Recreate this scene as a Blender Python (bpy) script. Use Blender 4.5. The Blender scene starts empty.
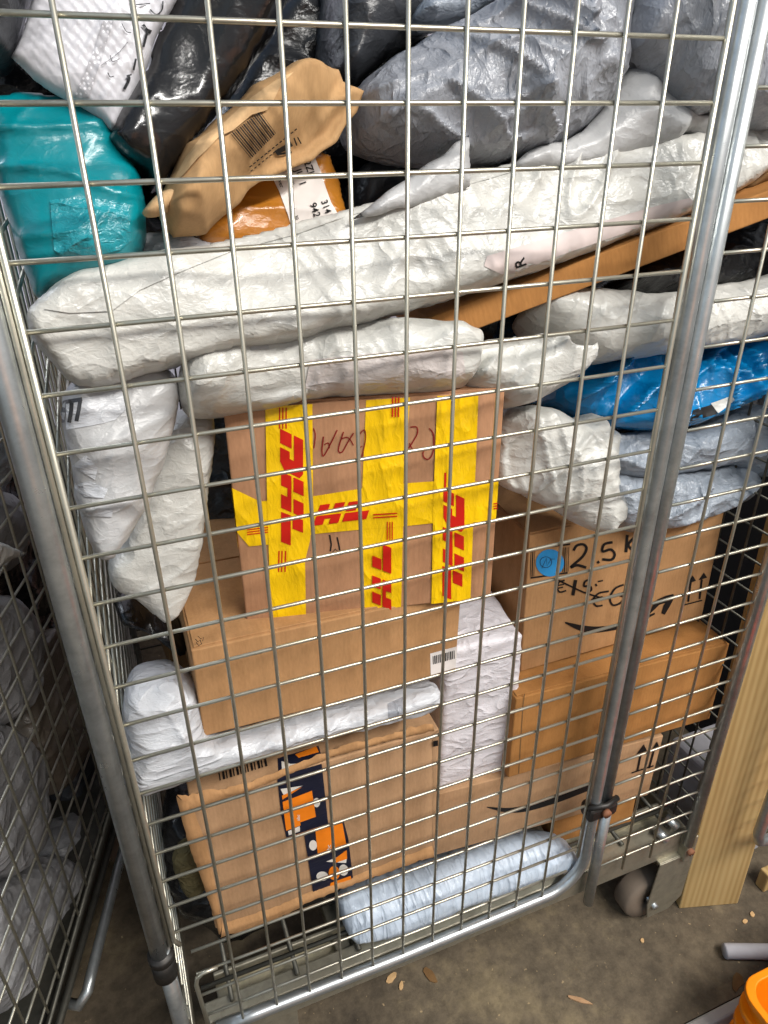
import bpy, bmesh, math, random
import numpy as np
from mathutils import Vector, Matrix, Euler
from mathutils.bvhtree import BVHTree
from mathutils.geometry import delaunay_2d_cdt
random.seed(7)
SC = bpy.context.scene
COL = SC.collection

# ------------------------------------------------------------------ camera (fitted to the wire grid: 50 mm squares)
F = 717.844
CAM = np.array([0.0424, -0.6061, 1.3749])
R = np.array([[.931, .318, .182], [-.366, .82, .439], [-.009, -.475, .88]])
def _rot(a, b, c):
    ca, sa, cb, sb, cc, sc = math.cos(a), math.sin(a), math.cos(b), math.sin(b), math.cos(c), math.sin(c)
    return (np.array([[ca, -sa, 0], [sa, ca, 0], [0, 0, 1]]) @ np.array([[1, 0, 0], [0, cb, -sb], [0, sb, cb]])
            @ np.array([[cc, 0, sc], [0, 1, 0], [-sc, 0, cc]]))
R = _rot(-.3698, -.4952, .0105)
def ray(u, v): return R @ np.array([(u - 384) / F, 1.0, (512 - v) / F])
def at_plane(u, v, p0, n):
    d = ray(u, v)
    return CAM + d * (np.dot(np.array(p0) - CAM, n) / np.dot(d, n))
def at_y(u, v, y): return at_plane(u, v, (0, y, 0), np.array([0, 1.0, 0]))
def at_z(u, v, z): return at_plane(u, v, (0, 0, z), np.array([0, 0, 1.0]))

cd = bpy.data.cameras.new('camera')
cam = bpy.data.objects.new('camera', cd); COL.objects.link(cam)
cd.sensor_fit = 'HORIZONTAL'; cd.sensor_width = 36; cd.lens = F / 768 * 36; cd.clip_start = .02
m = Matrix.Identity(4)
for i in range(3):
    m[i][0] = R[i, 0]; m[i][1] = R[i, 2]; m[i][2] = -R[i, 1]; m[i][3] = CAM[i]
cam.matrix_world = m
SC.camera = cam

# ------------------------------------------------------------------ materials
def lin(c):
    return tuple((x / 255 / 12.92 if x / 255 <= .04045 else ((x / 255 + .055) / 1.055) ** 2.4) for x in c) + (1,)
def _mat(name):
    mt = bpy.data.materials.new(name); mt.use_nodes = True
    nt = mt.node_tree
    return mt, nt, nt.nodes['Principled BSDF']
def noise(nt, scale, detail=4, rough=.55, coord='Object', stretch=None, distort=0):
    tc = nt.nodes.new('ShaderNodeTexCoord'); n = nt.nodes.new('ShaderNodeTexNoise')
    n.inputs['Scale'].default_value = scale; n.inputs['Detail'].default_value = detail
    n.inputs['Roughness'].default_value = rough; n.inputs['Distortion'].default_value = distort
    if stretch:
        mp = nt.nodes.new('ShaderNodeMapping'); mp.inputs['Scale'].default_value = stretch[:3]
        if len(stretch) > 3: mp.inputs['Rotation'].default_value = (0, stretch[3], 0)
        nt.links.new(tc.outputs[coord], mp.inputs[0]); nt.links.new(mp.outputs[0], n.inputs['Vector'])
    else:
        nt.links.new(tc.outputs[coord], n.inputs['Vector'])
    return n
def ramp(nt, src, stops):
    r = nt.nodes.new('ShaderNodeValToRGB')
    while len(r.color_ramp.elements) < len(stops): r.color_ramp.elements.new(.5)
    for e, (p, c) in zip(r.color_ramp.elements, stops): e.position = p; e.color = c
    nt.links.new(src, r.inputs[0]); return r
def bump(nt, b, src, strength, dist=.002, prev=None):
    bp = nt.nodes.new('ShaderNodeBump'); bp.inputs['Strength'].default_value = strength; bp.inputs['Distance'].default_value = dist
    nt.links.new(src, bp.inputs['Height'])
    if prev: nt.links.new(prev.outputs[0], bp.inputs['Normal'])
    nt.links.new(bp.outputs[0], b.inputs['Normal']); return bp
def mul(c, k): return tuple(min(1, x * k) for x in c[:3]) + (1,)
def plastic(name, rgb, rough=.31, bs=.5, spec=.5, scale=45, var=.1, stretch=(1, 1, 1.6), coat=0):
    mt, nt, b = _mat(name); c = lin(rgb)
    n1 = noise(nt, 7, 3); r = ramp(nt, n1.outputs[0], [(.3, mul(c, 1 - var)), (.7, mul(c, 1 + var * .4))])
    nt.links.new(r.outputs[0], b.inputs['Base Color'])
    b.inputs['Roughness'].default_value = rough; b.inputs['Specular IOR Level'].default_value = spec
    b.inputs['Coat Weight'].default_value = coat; b.inputs['Coat Roughness'].default_value = .12
    n2 = noise(nt, scale * .55, 3, .45, stretch=stretch, distort=.5); n2.noise_type = 'RIDGED_MULTIFRACTAL'
    n2.inputs['Lacunarity'].default_value = 2.1; n2.inputs['Offset'].default_value = .9; n2.inputs['Gain'].default_value = 1.2
    n3 = noise(nt, scale * 2.6, 3, .5, stretch=stretch, distort=1.2)
    p = bump(nt, b, n2.outputs[0], bs * 1.1, .0032); bump(nt, b, n3.outputs[0], bs * .9, .0022, p)
    return mt
def card(name, rgb, var=.13, rough=.82, lines=True):
    mt, nt, b = _mat(name); c = lin(rgb)
    n1 = noise(nt, 9, 5, .6); r = ramp(nt, n1.outputs[0], [(.3, mul(c, 1 - var)), (.7, mul(c, 1 + var * .6))])
    n2 = noise(nt, 420, 2, .6, stretch=(1, 1, .25))
    mx = nt.nodes.new('ShaderNodeMixRGB'); mx.blend_type = 'MULTIPLY'; mx.inputs[0].default_value = .35
    r2 = ramp(nt, n2.outputs[0], [(.35, (.72, .72, .72, 1)), (.65, (1, 1, 1, 1))])
    nt.links.new(r.outputs[0], mx.inputs[1]); nt.links.new(r2.outputs[0], mx.inputs[2])
    nt.links.new(mx.outputs[0], b.inputs['Base Color'])
    n5 = noise(nt, 26, 5, .65, stretch=(1, 1, .35)); r5 = ramp(nt, n5.outputs[0], [(.36, (.80, .78, .75, 1)), (.56, (1, 1, 1, 1))])
    mx5 = nt.nodes.new('ShaderNodeMixRGB'); mx5.blend_type = 'MULTIPLY'; mx5.inputs[0].default_value = .8
    nt.links.new(mx.outputs[0], mx5.inputs[1]); nt.links.new(r5.outputs[0], mx5.inputs[2]); nt.links.new(mx5.outputs[0], b.inputs['Base Color'])
    b.inputs['Roughness'].default_value = rough; b.inputs['Specular IOR Level'].default_value = .25
    p = None
    if lines:
        tc = nt.nodes.new('ShaderNodeTexCoord'); w = nt.nodes.new('ShaderNodeTexWave')
        w.inputs['Scale'].default_value = 55; w.inputs['Distortion'].default_value = .6; w.bands_direction = 'X'
        nt.links.new(tc.outputs['Object'], w.inputs['Vector']); p = bump(nt, b, w.outputs[0], .08, .001)
    n4 = noise(nt, 22, 4); bump(nt, b, n4.outputs[0], .22, .005, p)
    return mt
def metal(name, rgb, rough=.34, var=.35, dirt=.25):
    mt, nt, b = _mat(name); c = lin(rgb)
    n1 = noise(nt, 38, 6, .65); r = ramp(nt, n1.outputs[0], [(.34, mul(c, 1 - var)), (.62, c)])
    n2 = noise(nt, 16, 5, .7)
    mx = nt.nodes.new('ShaderNodeMixRGB'); mx.inputs[2].default_value = lin((92, 80, 66))
    r2 = ramp(nt, n2.outputs[0], [(.56, (0, 0, 0, 1)), (.72, (dirt, dirt, dirt, 1))])
    nt.links.new(r2.outputs[0], mx.inputs[0]); nt.links.new(r.outputs[0], mx.inputs[1]); nt.links.new(mx.outputs[0], b.inputs['Base Color'])
    b.inputs['Metallic'].default_value = .82
    rr = ramp(nt, n1.outputs[0], [(.3, (rough + .14,) * 3 + (1,)), (.7, (rough,) * 3 + (1,))])
    nt.links.new(rr.outputs[0], b.inputs['Roughness'])
    bump(nt, b, n1.outputs[0], .15, .0008); return mt
def flat(name, rgb, rough=.6, spec=.3, metallic=0):
    mt, nt, b = _mat(name); c = lin(rgb)
    n1 = noise(nt, 30, 3); r = ramp(nt, n1.outputs[0], [(.3, mul(c, .88)), (.7, mul(c, 1.05))])
    nt.links.new(r.outputs[0], b.inputs['Base Color'])
    b.inputs['Roughness'].default_value = rough; b.inputs['Specular IOR Level'].default_value = spec; b.inputs['Metallic'].default_value = metallic
    return mt

M = dict(
    white=plastic('white poly film', (196, 195, 189), bs=.5), white2=plastic('cool white poly film', (194, 196, 200), stretch=(1, 1, 3)),
    pinkwhite=plastic('soft white poly film', (196, 188, 184)), blueish=plastic('pale blue white film', (196, 208, 222), stretch=(4, 1, .7), scale=35),
    wrap=plastic('white tissue film', (222, 218, 222), .45, .5, scale=60),
    grey=plastic('grey poly film', (146, 149, 156), .3, .8, scale=60, stretch=(1.4, 1, .8)), lgrey=plastic('light grey poly film', (178, 178, 178), .36, .35),
    bgrey=plastic('blue grey poly film', (150, 158, 168), .3, .75, scale=55), dgrey=plastic('dark grey poly film', (52, 54, 58), .35, .4),
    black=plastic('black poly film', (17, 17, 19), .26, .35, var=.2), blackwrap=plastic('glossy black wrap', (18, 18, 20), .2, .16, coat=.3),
    teal=plastic('teal film', (0, 128, 138), .3, .3, coat=.15, scale=30), blue=plastic('blue film', (0, 120, 178), .25, .35, coat=.2),
    amber=plastic('amber brown film', (176, 112, 34), .3, .3, coat=.3), bubble=plastic('bubble mailer film', (208, 208, 214), .35, .12),
    kraft=card('kraft paper', (186, 148, 104), .08, .8, False), kraftlit=card('kraft paper inside and lit', (206, 170, 126), .06, .8, False),  # lighter kraft carries the top light of the bag's upper face in colour
    card=card('brown corrugated card', (180, 136, 92)), card2=card('orange corrugated card', (172, 120, 66)), card3=card('tan corrugated card', (180, 142, 106)),
    card4=card('pinkish brown card', (178, 132, 98)), cardraw=card('torn card core', (182, 138, 94), .2, .9), carddark=card('dark brown card', (120, 90, 56)),  # last entry is simply a dark brown card colour
    galv=metal('galvanised tube', (190, 194, 194), .26, .3), wire=metal('zinc wire', (190, 186, 170), .3, .25, .15), shadewire=metal('shade toned wire', (96, 94, 86), .5, .3, .3), steel=metal('dirty steel rail', (176, 170, 152), .46, .3, .4),  # dark wire tone carries the weaker light on the right mesh in colour
    dark=flat('black hard plastic', (24, 24, 25), .45), iron=metal('dark iron clamp', (70, 68, 66), .45, .4, .3), rubber=flat('grey rubber tyre', (120, 106, 92), .75),
    tape=plastic('yellow parcel tape', (238, 192, 4), .34, .55, scale=38, var=.06, stretch=(1.5, 1, .6)), red=flat('red print', (196, 32, 20), .4), marker=flat('red marker ink', (128, 28, 22), .7),
    ink=flat('black ink', (22, 20, 20), .6), paper=flat('white paper label', (224, 216, 210), .6), pinkpaper=flat('pale pink paper label', (200, 186, 182), .55),
    navy=plastic('navy tape', (22, 26, 46), .35, .15), orange=flat('orange print', (236, 128, 24), .5), cream=flat('cream print', (222, 216, 206), .5),
    sticker=flat('blue round sticker', (48, 140, 200), .4), orangeplastic=flat('orange crate plastic', (244, 138, 10), .4), foam=flat('grey foam tube', (168, 166, 170), .8),
    rust=flat('rust bolt', (128, 84, 60), .7), olive=plastic('olive cloth', (96, 88, 62), .8, .6, .1, scale=120), chip=card('wood chip', (206, 168, 120), .1, .9, False),
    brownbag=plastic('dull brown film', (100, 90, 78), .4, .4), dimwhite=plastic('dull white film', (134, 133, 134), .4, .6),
)
def wood_mat():
    mt, nt, b = _mat('pine board')
    n = noise(nt, 3.2, 5, .6, stretch=(5.5, 5.5, .3), distort=.8)
    w = nt.nodes.new('ShaderNodeTexWave'); w.inputs['Scale'].default_value = 9; w.inputs['Distortion'].default_value = 5; w.inputs['Detail'].default_value = 2; w.inputs['Detail Scale'].default_value = .8
    tc = nt.nodes.new('ShaderNodeTexCoord'); mp = nt.nodes.new('ShaderNodeMapping'); mp.inputs['Scale'].default_value = (3.0, 3.0, .16)
    nt.links.new(tc.outputs['Object'], mp.inputs[0]); nt.links.new(mp.outputs[0], w.inputs['Vector'])
    mx = nt.nodes.new('ShaderNodeMixRGB'); mx.inputs[0].default_value = .25
    nt.links.new(n.outputs[0], mx.inputs[1]); nt.links.new(w.outputs[0], mx.inputs[2])
    r = ramp(nt, mx.outputs[0], [(.2, lin((148, 118, 72))), (.5, lin((178, 148, 98))), (.8, lin((192, 164, 114)))])
    nt.links.new(r.outputs[0], b.inputs['Base Color']); b.inputs['Roughness'].default_value = .7; b.inputs['Specular IOR Level'].default_value = .25
    bump(nt, b, mx.outputs[0], .12, .002); return mt
M['wood'] = wood_mat()
def floor_mat():
    mt, nt, b = _mat('worn concrete floor')
    n1 = noise(nt, 5.0, 10, .72); r1 = ramp(nt, n1.outputs[0], [(.3, lin((68, 60, 50))), (.52, lin((104, 92, 75))), (.72, lin((142, 126, 97)))])
    n2 = noise(nt, 55, 6, .7); r2 = ramp(nt, n2.outputs[0], [(.35, (.6, .6, .6, 1)), (.6, (1, 1, 1, 1))])
    mx = nt.nodes.new('ShaderNodeMixRGB'); mx.blend_type = 'MULTIPLY'; mx.inputs[0].default_value = .85
    nt.links.new(r1.outputs[0], mx.inputs[1]); nt.links.new(r2.outputs[0], mx.inputs[2])
    n3 = noise(nt, 120, 2, .5); r3 = ramp(nt, n3.outputs[0], [(.7, (0, 0, 0, 1)), (.76, (.55, .55, .55, 1))])
    mx2 = nt.nodes.new('ShaderNodeMixRGB'); mx2.inputs[2].default_value = lin((186, 160, 120))
    nt.links.new(r3.outputs[0], mx2.inputs[0]); nt.links.new(mx.outputs[0], mx2.inputs[1]); nt.links.new(mx2.outputs[0], b.inputs['Base Color'])
    b.inputs['Roughness'].default_value = .8; b.inputs['Specular IOR Level'].default_value = .25
    p = bump(nt, b, n2.outputs[0], .4, .003); bump(nt, b, n1.outputs[0], .3, .01, p); return mt
M['floor'] = floor_mat()
M['wall'] = flat('pale painted wall', (200, 196, 206), .8); M['shadewall'] = flat('near-black shade sheet', (26, 25, 25), .8); M['pit'] = flat('dark gap floor', (30, 28, 27), .9)  # near-black side sheets carry shade in their colour
M['edge'] = flat('concrete kerb edge', (176, 170, 164), .8); M['brick'] = flat('pinkish brick', (196, 150, 132), .85)
def dots_mat():
    mt, nt, b = _mat('dotted tear strip')
    tc = nt.nodes.new('ShaderNodeTexCoord'); v = nt.nodes.new('ShaderNodeTexVoronoi'); v.inputs['Scale'].default_value = 300; v.inputs['Randomness'].default_value = 0
    nt.links.new(tc.outputs['Object'], v.inputs['Vector'])
    r = ramp(nt, v.outputs['Distance'], [(.28, lin((232, 232, 238))), (.36, lin((178, 178, 184)))]); nt.links.new(r.outputs[0], b.inputs['Base Color']); b.inputs['Roughness'].default_value = .4
    return mt
M['dots'] = dots_mat()

# ------------------------------------------------------------------ object helpers
def tag(o, label=None, cat=None, group=None, kind=None):
    if label: o['label'] = label
    if cat: o['category'] = cat
    if group: o['group'] = group
    if kind: o['kind'] = kind
    return o
def world_of(o):
    mt = Matrix.Identity(4)
    while o is not None:
        mt = Matrix.LocRotScale(o.location, o.rotation_euler, None) @ mt; o = o.parent
    return mt
def mesh_obj(name, verts, faces, mat, parent=None, smooth=True, local=False):
    """verts in world space (or in the parent's space when local)"""
    v = np.array(verts, float).reshape(-1, 3)
    me = bpy.data.meshes.new(name); o = bpy.data.objects.new(name, me); COL.objects.link(o)
    if local:
        o.parent = parent; org = np.zeros(3)
    elif parent is not None:
        o.parent = parent; inv = np.array(world_of(parent).inverted())
        v = v @ inv[:3, :3].T + inv[:3, 3]; org = np.zeros(3)
    else:
        org = np.array([(v[:, 0].min() + v[:, 0].max()) / 2, (v[:, 1].min() + v[:, 1].max()) / 2, v[:, 2].min()]); o.location = org
    me.from_pydata((v - org).tolist(), [], [list(f) for f in faces])
    if mat: me.materials.append(mat)
    if smooth: me.polygons.foreach_set('use_smooth', [True] * len(me.polygons))
    me.update(); return o
def empty(name, loc, label=None, cat=None, group=None, parent=None, rot=None):
    o = bpy.data.objects.new(name, None); COL.objects.link(o); o.empty_display_size = .05
    if parent is not None: o.parent = parent
    o.location = loc
    if rot: o.rotation_euler = rot
    return tag(o, label, cat, group)

class MB:
    def __init__(s): s.v = []; s.f = []
    def add(s, v, f):
        k = len(s.v); s.v += [tuple(p) for p in v]; s.f += [[i + k for i in q] for q in f]
    def box(s, lo, hi):
        x0, y0, z0 = lo; x1, y1, z1 = hi
        s.add([(x0, y0, z0), (x1, y0, z0), (x1, y1, z0), (x0, y1, z0), (x0, y0, z1), (x1, y0, z1), (x1, y1, z1), (x0, y1, z1)],
              [(0, 3, 2, 1), (4, 5, 6, 7), (0, 1, 5, 4), (1, 2, 6, 5), (2, 3, 7, 6), (3, 0, 4, 7)])
    def tube(s, pts, r, seg=10, cap=True):
        pts = [Vector(p) for p in pts]; n = len(pts); rings = []
        up = None
        for i, p in enumerate(pts):
            t = (pts[min(i + 1, n - 1)] - pts[max(i - 1, 0)]).normalized()
            if up is None:
                up = Vector((0, 0, 1)) if abs(t.z) < .9 else Vector((0, 1, 0))
            a = (up - t * up.dot(t)).normalized(); b = t.cross(a); up = a
            rr = r[i] if isinstance(r, (list, tuple)) else r
            rings.append([p + a * (math.cos(2 * math.pi * k / seg) * rr) + b * (math.sin(2 * math.pi * k / seg) * rr) for k in range(seg)])
        v = [q for g in rings for q in g]; f = []
        for i in range(n - 1):
            for k in range(seg):
                f.append((i * seg + k, i * seg + (k + 1) % seg, (i + 1) * seg + (k + 1) % seg, (i + 1) * seg + k))
        if cap:
            f.append(tuple(range(seg - 1, -1, -1))); f.append(tuple((n - 1) * seg + k for k in range(seg)))
        s.add(v, f)
    def prism(s, poly, h0, h1, fn):
        n = len(poly); v = [fn(a, b, h0) for a, b in poly] + [fn(a, b, h1) for a, b in poly]
        f = [tuple(range(n - 1, -1, -1)), tuple(range(n, 2 * n))] + [(i, (i + 1) % n, n + (i + 1) % n, n + i) for i in range(n)]
        s.add(v, f)
    def build(s, name, mat, parent=None, smooth=False, local=False, bevel=0, auto=False):
        o = mesh_obj(name, s.v, s.f, mat, parent, smooth, local)
        if bevel:
            md = o.modifiers.new('bevel', 'BEVEL'); md.width = bevel; md.segments = 2; md.limit_method = 'ANGLE'; md.angle_limit = .7
        return o
def arc(c, r, a0, a1, n, fn): return [fn(c[0] + r * math.cos(a0 + (a1 - a0) * i / n), c[1] + r * math.sin(a0 + (a1 - a0) * i / n)) for i in range(n + 1)]
def struct(o): o['kind'] = 'structure'; return o

# ------------------------------------------------------------------ noise / crumple (numpy)
def vnoise(x, y, seed):
    xi = np.floor(x).astype(np.int64); yi = np.floor(y).astype(np.int64); fx = x - xi; fy = y - yi
    fx = fx * fx * (3 - 2 * fx); fy = fy * fy * (3 - 2 * fy)
    def h(a, b):
        k = (a * 374761393 + b * 668265263 + seed * 974711) & 0xffffffff
        k = ((k ^ (k >> 13)) * 1274126177) & 0xffffffff
        return ((k ^ (k >> 16)) & 0xffff) / 65535.0
    return (h(xi, yi) * (1 - fx) + h(xi + 1, yi) * fx) * (1 - fy) + (h(xi, yi + 1) * (1 - fx) + h(xi + 1, yi + 1) * fx) * fy
def facets(P, c, seed, slope=.42, bowl=.22):
    rs = np.random.RandomState(seed); lo = P.min(0) - c; hi = P.max(0) + c
    K = max(6, int((hi - lo)[0] * (hi - lo)[1] / c ** 2)); C = lo + rs.rand(K, 2) * (hi - lo); G = rs.randn(K, 2) * slope
    out = np.full(len(P), 1e9)
    for k in range(K):
        d = P - C[k]; out = np.minimum(out, bowl * (d * d).sum(1) / c + d @ G[k] )
    return out - out.mean()
def rot2(P, a, sx=1, sy=1):
    c, s = math.cos(a), math.sin(a); return np.stack([(P[:, 0] * c + P[:, 1] * s) * sx, (-P[:, 0] * s + P[:, 1] * c) * sy], 1)
def crumple(P, seed, c=.045, a=1.0, ang=0., st=1.0, ridge=.0025, rs=28, rst=4.0, rang=None):
    Q = rot2(P, ang, 1, st)
    h = a * (.42 * facets(Q, c, seed) + .24 * facets(Q, c * .45, seed + 1))
    W = rot2(P, ang if rang is None else rang, rs / rst, rs); W = W + .8 * np.stack([vnoise(W[:, 0] * .7, W[:, 1] * .7, seed + 5), vnoise(W[:, 0] * .7 + 9, W[:, 1] * .7, seed + 6)], 1)
    r = 1 - np.abs(2 * vnoise(W[:, 0], W[:, 1], seed + 2) - 1)
    W2 = rot2(P, (ang if rang is None else rang) + .9, rs * 1.6 / rst, rs * 1.6); W2 = W2 + .8 * np.stack([vnoise(W2[:, 0] * .7, W2[:, 1] * .7, seed + 8), vnoise(W2[:, 0] * .7 + 9, W2[:, 1] * .7, seed + 9)], 1)
    r2 = 1 - np.abs(2 * vnoise(W2[:, 0], W2[:, 1], seed + 12) - 1)
    h = h + ridge * a * (r2 ** 6) * 2.2 * vnoise(P[:, 0] * 13, P[:, 1] * 13, seed + 13)
    return h + ridge * a * (r ** 5) * 4.4 * (vnoise(P[:, 0] * 9, P[:, 1] * 9, seed + 3))
def chaikin(p, n=1, keep=.22):
    for _ in range(n):
        q = []
        for i in range(len(p)):
            a, b = p[i], p[(i + 1) % len(p)]; q += [a * (1 - keep) + b * keep, a * keep + b * (1 - keep)]
        p = np.array(q)
    return p
def resample(p, step):
    q = []
    for i in range(len(p)):
        a, b = p[i], p[(i + 1) % len(p)]; n = max(1, int(round(np.linalg.norm(b - a) / step)))
        q += [a + (b - a) * k / n for k in range(n)]
    return np.array(q)
def inside(P, poly):
    x, y = P[:, 0], P[:, 1]; r = np.zeros(len(P), bool)
    for i in range(len(poly)):
        a, b = poly[i], poly[i - 1]
        if a[1] == b[1]: continue
        c = ((a[1] > y) != (b[1] > y)) & (x < (b[0] - a[0]) * (y - a[1]) / (b[1] - a[1]) + a[0]); r ^= c
    return r
def bdist(P, poly):
    d = np.full(len(P), 1e9)
    for i in range(len(poly)):
        a, b = poly[i - 1], poly[i]; ab = b - a; L = (ab * ab).sum()
        if L < 1e-14: continue
        t = np.clip(((P - a) @ ab) / L, 0, 1); e = P - a - t[:, None] * ab; d = np.minimum(d, (e * e).sum(1))
    return np.sqrt(d)
def fill(poly, step):
    lo, hi = poly.min(0), poly.max(0); xs = np.arange(lo[0], hi[0], step); ys = np.arange(lo[1], hi[1], step * .866)
    G = np.array([(x + (step / 2 if j % 2 else 0), y) for j, y in enumerate(ys) for x in xs])
    G = G[inside(G, poly)]
    if len(G): G = G[bdist(G, poly) > step * .6]
    allp = np.vstack([poly, G]) if len(G) else poly; n = len(poly)
    vs, _, fs, ov, _, _ = delaunay_2d_cdt([Vector(p) for p in allp], [(i, (i + 1) % n) for i in range(n)], [], 1, 1e-7)
    return np.array([tuple(v) for v in vs]), [tuple(f) for f in fs]

BODY = {}
class Plane:
    def __init__(s, p0, n):
        s.p = np.array(p0, float); s.n = np.array(n, float) / np.linalg.norm(n)
        e = np.cross([0, 0, 1.0], s.n); e = e if np.linalg.norm(e) > 1e-6 else np.array([1.0, 0, 0]); s.e1 = e / np.linalg.norm(e); s.e2 = np.cross(s.n, s.e1)
    def px(s, u, v):
        q = at_plane(u, v, s.p, s.n) - s.p; return np.array([q @ s.e1, q @ s.e2])
    def w(s, P): return s.p + np.outer(P[:, 0], s.e1) + np.outer(P[:, 1], s.e2)
def tilted(px, y, tilt, pan=0):
    t = math.radians(tilt); a = math.radians(pan)
    return Plane(at_y(px[0], px[1], y), (math.sin(a) * math.cos(t), -math.cos(t) * math.cos(a), math.sin(t)))
FRONT_LIMIT = .010
def bag(name, label, cat, outline, y, tf, tb, mat, tilt=20, p=2.0, Rd=None, seed=1, amp=1.0, c=.045, st=1.0, ang=0., ridge=.0025, rs=28, rst=4, rang=None,
        group=None, step=.0030, smooth=1, wob=.0016, plane=None, parent=None, extra=None, clamp=True, pan=0, back_push=0):
    ol = np.array(outline, float)
    pl = plane or tilted(ol.mean(0), y, tilt, pan)
    poly = np.array([pl.px(*q) for q in ol])
    if smooth: poly = chaikin(poly, smooth)
    poly = resample(poly, step)
    if wob:
        cen = poly.mean(0); k = 60
        poly = poly + wob * 2 * np.stack([vnoise(poly[:, 0] * k, poly[:, 1] * k, seed + 20) - .5, vnoise(poly[:, 0] * k + 7, poly[:, 1] * k + 3, seed + 21) - .5], 1)
    P, fs = fill(poly, step)
    d = bdist(P, poly); dm = Rd or d.max() * .92
    t = np.clip(d / dm, 0, 1); base = (1 - (1 - t) ** p) ** (1 / p)
    mask = np.clip(d / (step * 3.2), 0, 1) ** .7
    h = tf * base + mask * np.maximum(crumple(P, seed, c, amp, ang, st, ridge, rs, rst, rang), -tf * base * .7)
    if extra is not None: h = h + extra(P, pl, d) * mask
    hb = tb * base + mask * .5 * crumple(P, seed + 50, c, amp, ang, st, ridge, rs, rst, rang)
    onb = d < 1e-5
    W = pl.w(P); A = W + np.outer(h, pl.n); Bk = W - np.outer(np.maximum(hb, .0006), pl.n)
    if clamp:
        lim = FRONT_LIMIT
        A[:, 1] = np.where(A[:, 1] < lim + .004, lim + .004 * np.exp((A[:, 1] - lim - .004) / .012), A[:, 1])
        Bk[:, 1] = np.maximum(Bk[:, 1], lim)
    idx = {}; verts = [tuple(a) for a in A]
    for i in range(len(P)):
        if onb[i]: idx[i] = i
        else: idx[i] = len(verts); verts.append(tuple(Bk[i]))
    # orientation
    f0 = fs[0]; a, b, cc = P[f0[0]], P[f0[1]], P[f0[2]]
    ccw = (b[0] - a[0]) * (cc[1] - a[1]) - (b[1] - a[1]) * (cc[0] - a[0]) > 0
    nf = len(fs); front = [f if ccw else f[::-1] for f in fs]; back = [tuple(idx[i] for i in f[::-1]) for f in front]
    o = mesh_obj(name, verts, front + back, mat, parent)
    if parent is None: tag(o, label, cat, group)
    elif label: o['label'] = label
    BODY[o.name] = BVHTree.FromPolygons([Vector(v) for v in verts], front)
    return o
def on_surface(o, u, v, off):
    d = Vector(ray(u, v)).normalized(); loc, nor, _, dist = BODY[o.name].ray_cast(Vector(CAM), d)
    if loc is None:
        cen = np.mean([np.array(o.matrix_basis @ Vector(b)) for b in o.bound_box], axis=0) if o.parent is None else CAM + np.array(d) * .8
        loc, nor, _, _ = BODY[o.name].find_nearest(Vector(CAM) + d * float(np.dot(cen - CAM, np.array(d))))
    return np.array(loc) + np.array(-d) * off
def decal(o, name, poly, mat, off=.0008, stepx=3.0, label=None, keep=0):
    P, fs = fill(resample(np.array(poly, float), stepx), stepx)
    v = [on_surface(o, p[0], p[1], off) for p in P]
    r = mesh_obj(name, v, fs, mat, o)
    if label: r['label'] = label
    return r
def ribbon2(pts, w):
    pts = np.array(pts, float); out = []
    n = len(pts)
    wl = w if hasattr(w, '__len__') else [w] * n
    L, Rr = [], []
    for i in range(n):
        t = pts[min(i + 1, n - 1)] - pts[max(i - 1, 0)]; t = t / (np.linalg.norm(t) + 1e-9); q = np.array([-t[1], t[0]]) * wl[i] / 2
        L.append(pts[i] + q); Rr.append(pts[i] - q)
    return L, Rr
def densify(pts, step):
    q = [np.array(pts[0], float)]
    for a, b in zip(pts[:-1], pts[1:]):
        a, b = np.array(a, float), np.array(b, float); n = max(1, int(np.linalg.norm(b - a) / step)); q += [a + (b - a) * k / n for k in range(1, n + 1)]
    return q
def curve_pts(pts, n=6):
    p = [np.array(q, float) for q in pts]
    if len(p) < 3: return p
    out = []
    for i in range(len(p) - 1):
        p0, p1, p2, p3 = p[max(i - 1, 0)], p[i], p[i + 1], p[min(i + 2, len(p) - 1)]
        for k in range(n):
            t = k / n; out.append(.5 * (2 * p1 + (p2 - p0) * t + (2 * p0 - 5 * p1 + 4 * p2 - p3) * t * t + (3 * p1 - p0 - 3 * p2 + p3) * t ** 3))
    return out + [p[-1]]
def stroke_mesh(strokes, fn, mb=None):
    """strokes: list of (points, width) -> MB with fn(u,v)->3d"""
    mb = mb or MB()
    for k_, (pts, w) in enumerate(strokes):
        L, Rr = ribbon2(pts, w); n = len(L)
        mb.add([fn(*a) for a in L] + [fn(*a) for a in Rr], [(i, n + i, n + i + 1, i + 1) for i in range(n - 1)])
    return mb
def strokes_on(o, name, strokes, mat, off=.001, curve=False, label=None):
    ss = [(densify(curve_pts(p, 5) if curve else p, 3), w) for p, w in strokes]
    mb = stroke_mesh(ss, lambda u, v: on_surface(o, u, v, off))
    r = mb.build(name, mat, o)
    if label: r['label'] = label
    return r
_font_cache = {}
def glyphs(txt):
    if txt in _font_cache: return _font_cache[txt]
    cu = bpy.data.curves.new('t', 'FONT'); cu.body = txt; cu.resolution_u = 3; cu.offset = .012
    ob = bpy.data.objects.new('t', cu); COL.objects.link(ob)
    dg = bpy.context.evaluated_depsgraph_get(); me = ob.evaluated_get(dg).to_mesh()
    v = [(a.co.x, a.co.y) for a in me.vertices]; f = [tuple(q.vertices) for q in me.polygons]
    ob.evaluated_get(dg).to_mesh_clear(); bpy.data.objects.remove(ob); bpy.data.curves.remove(cu)
    _font_cache[txt] = (v, f); return v, f
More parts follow.
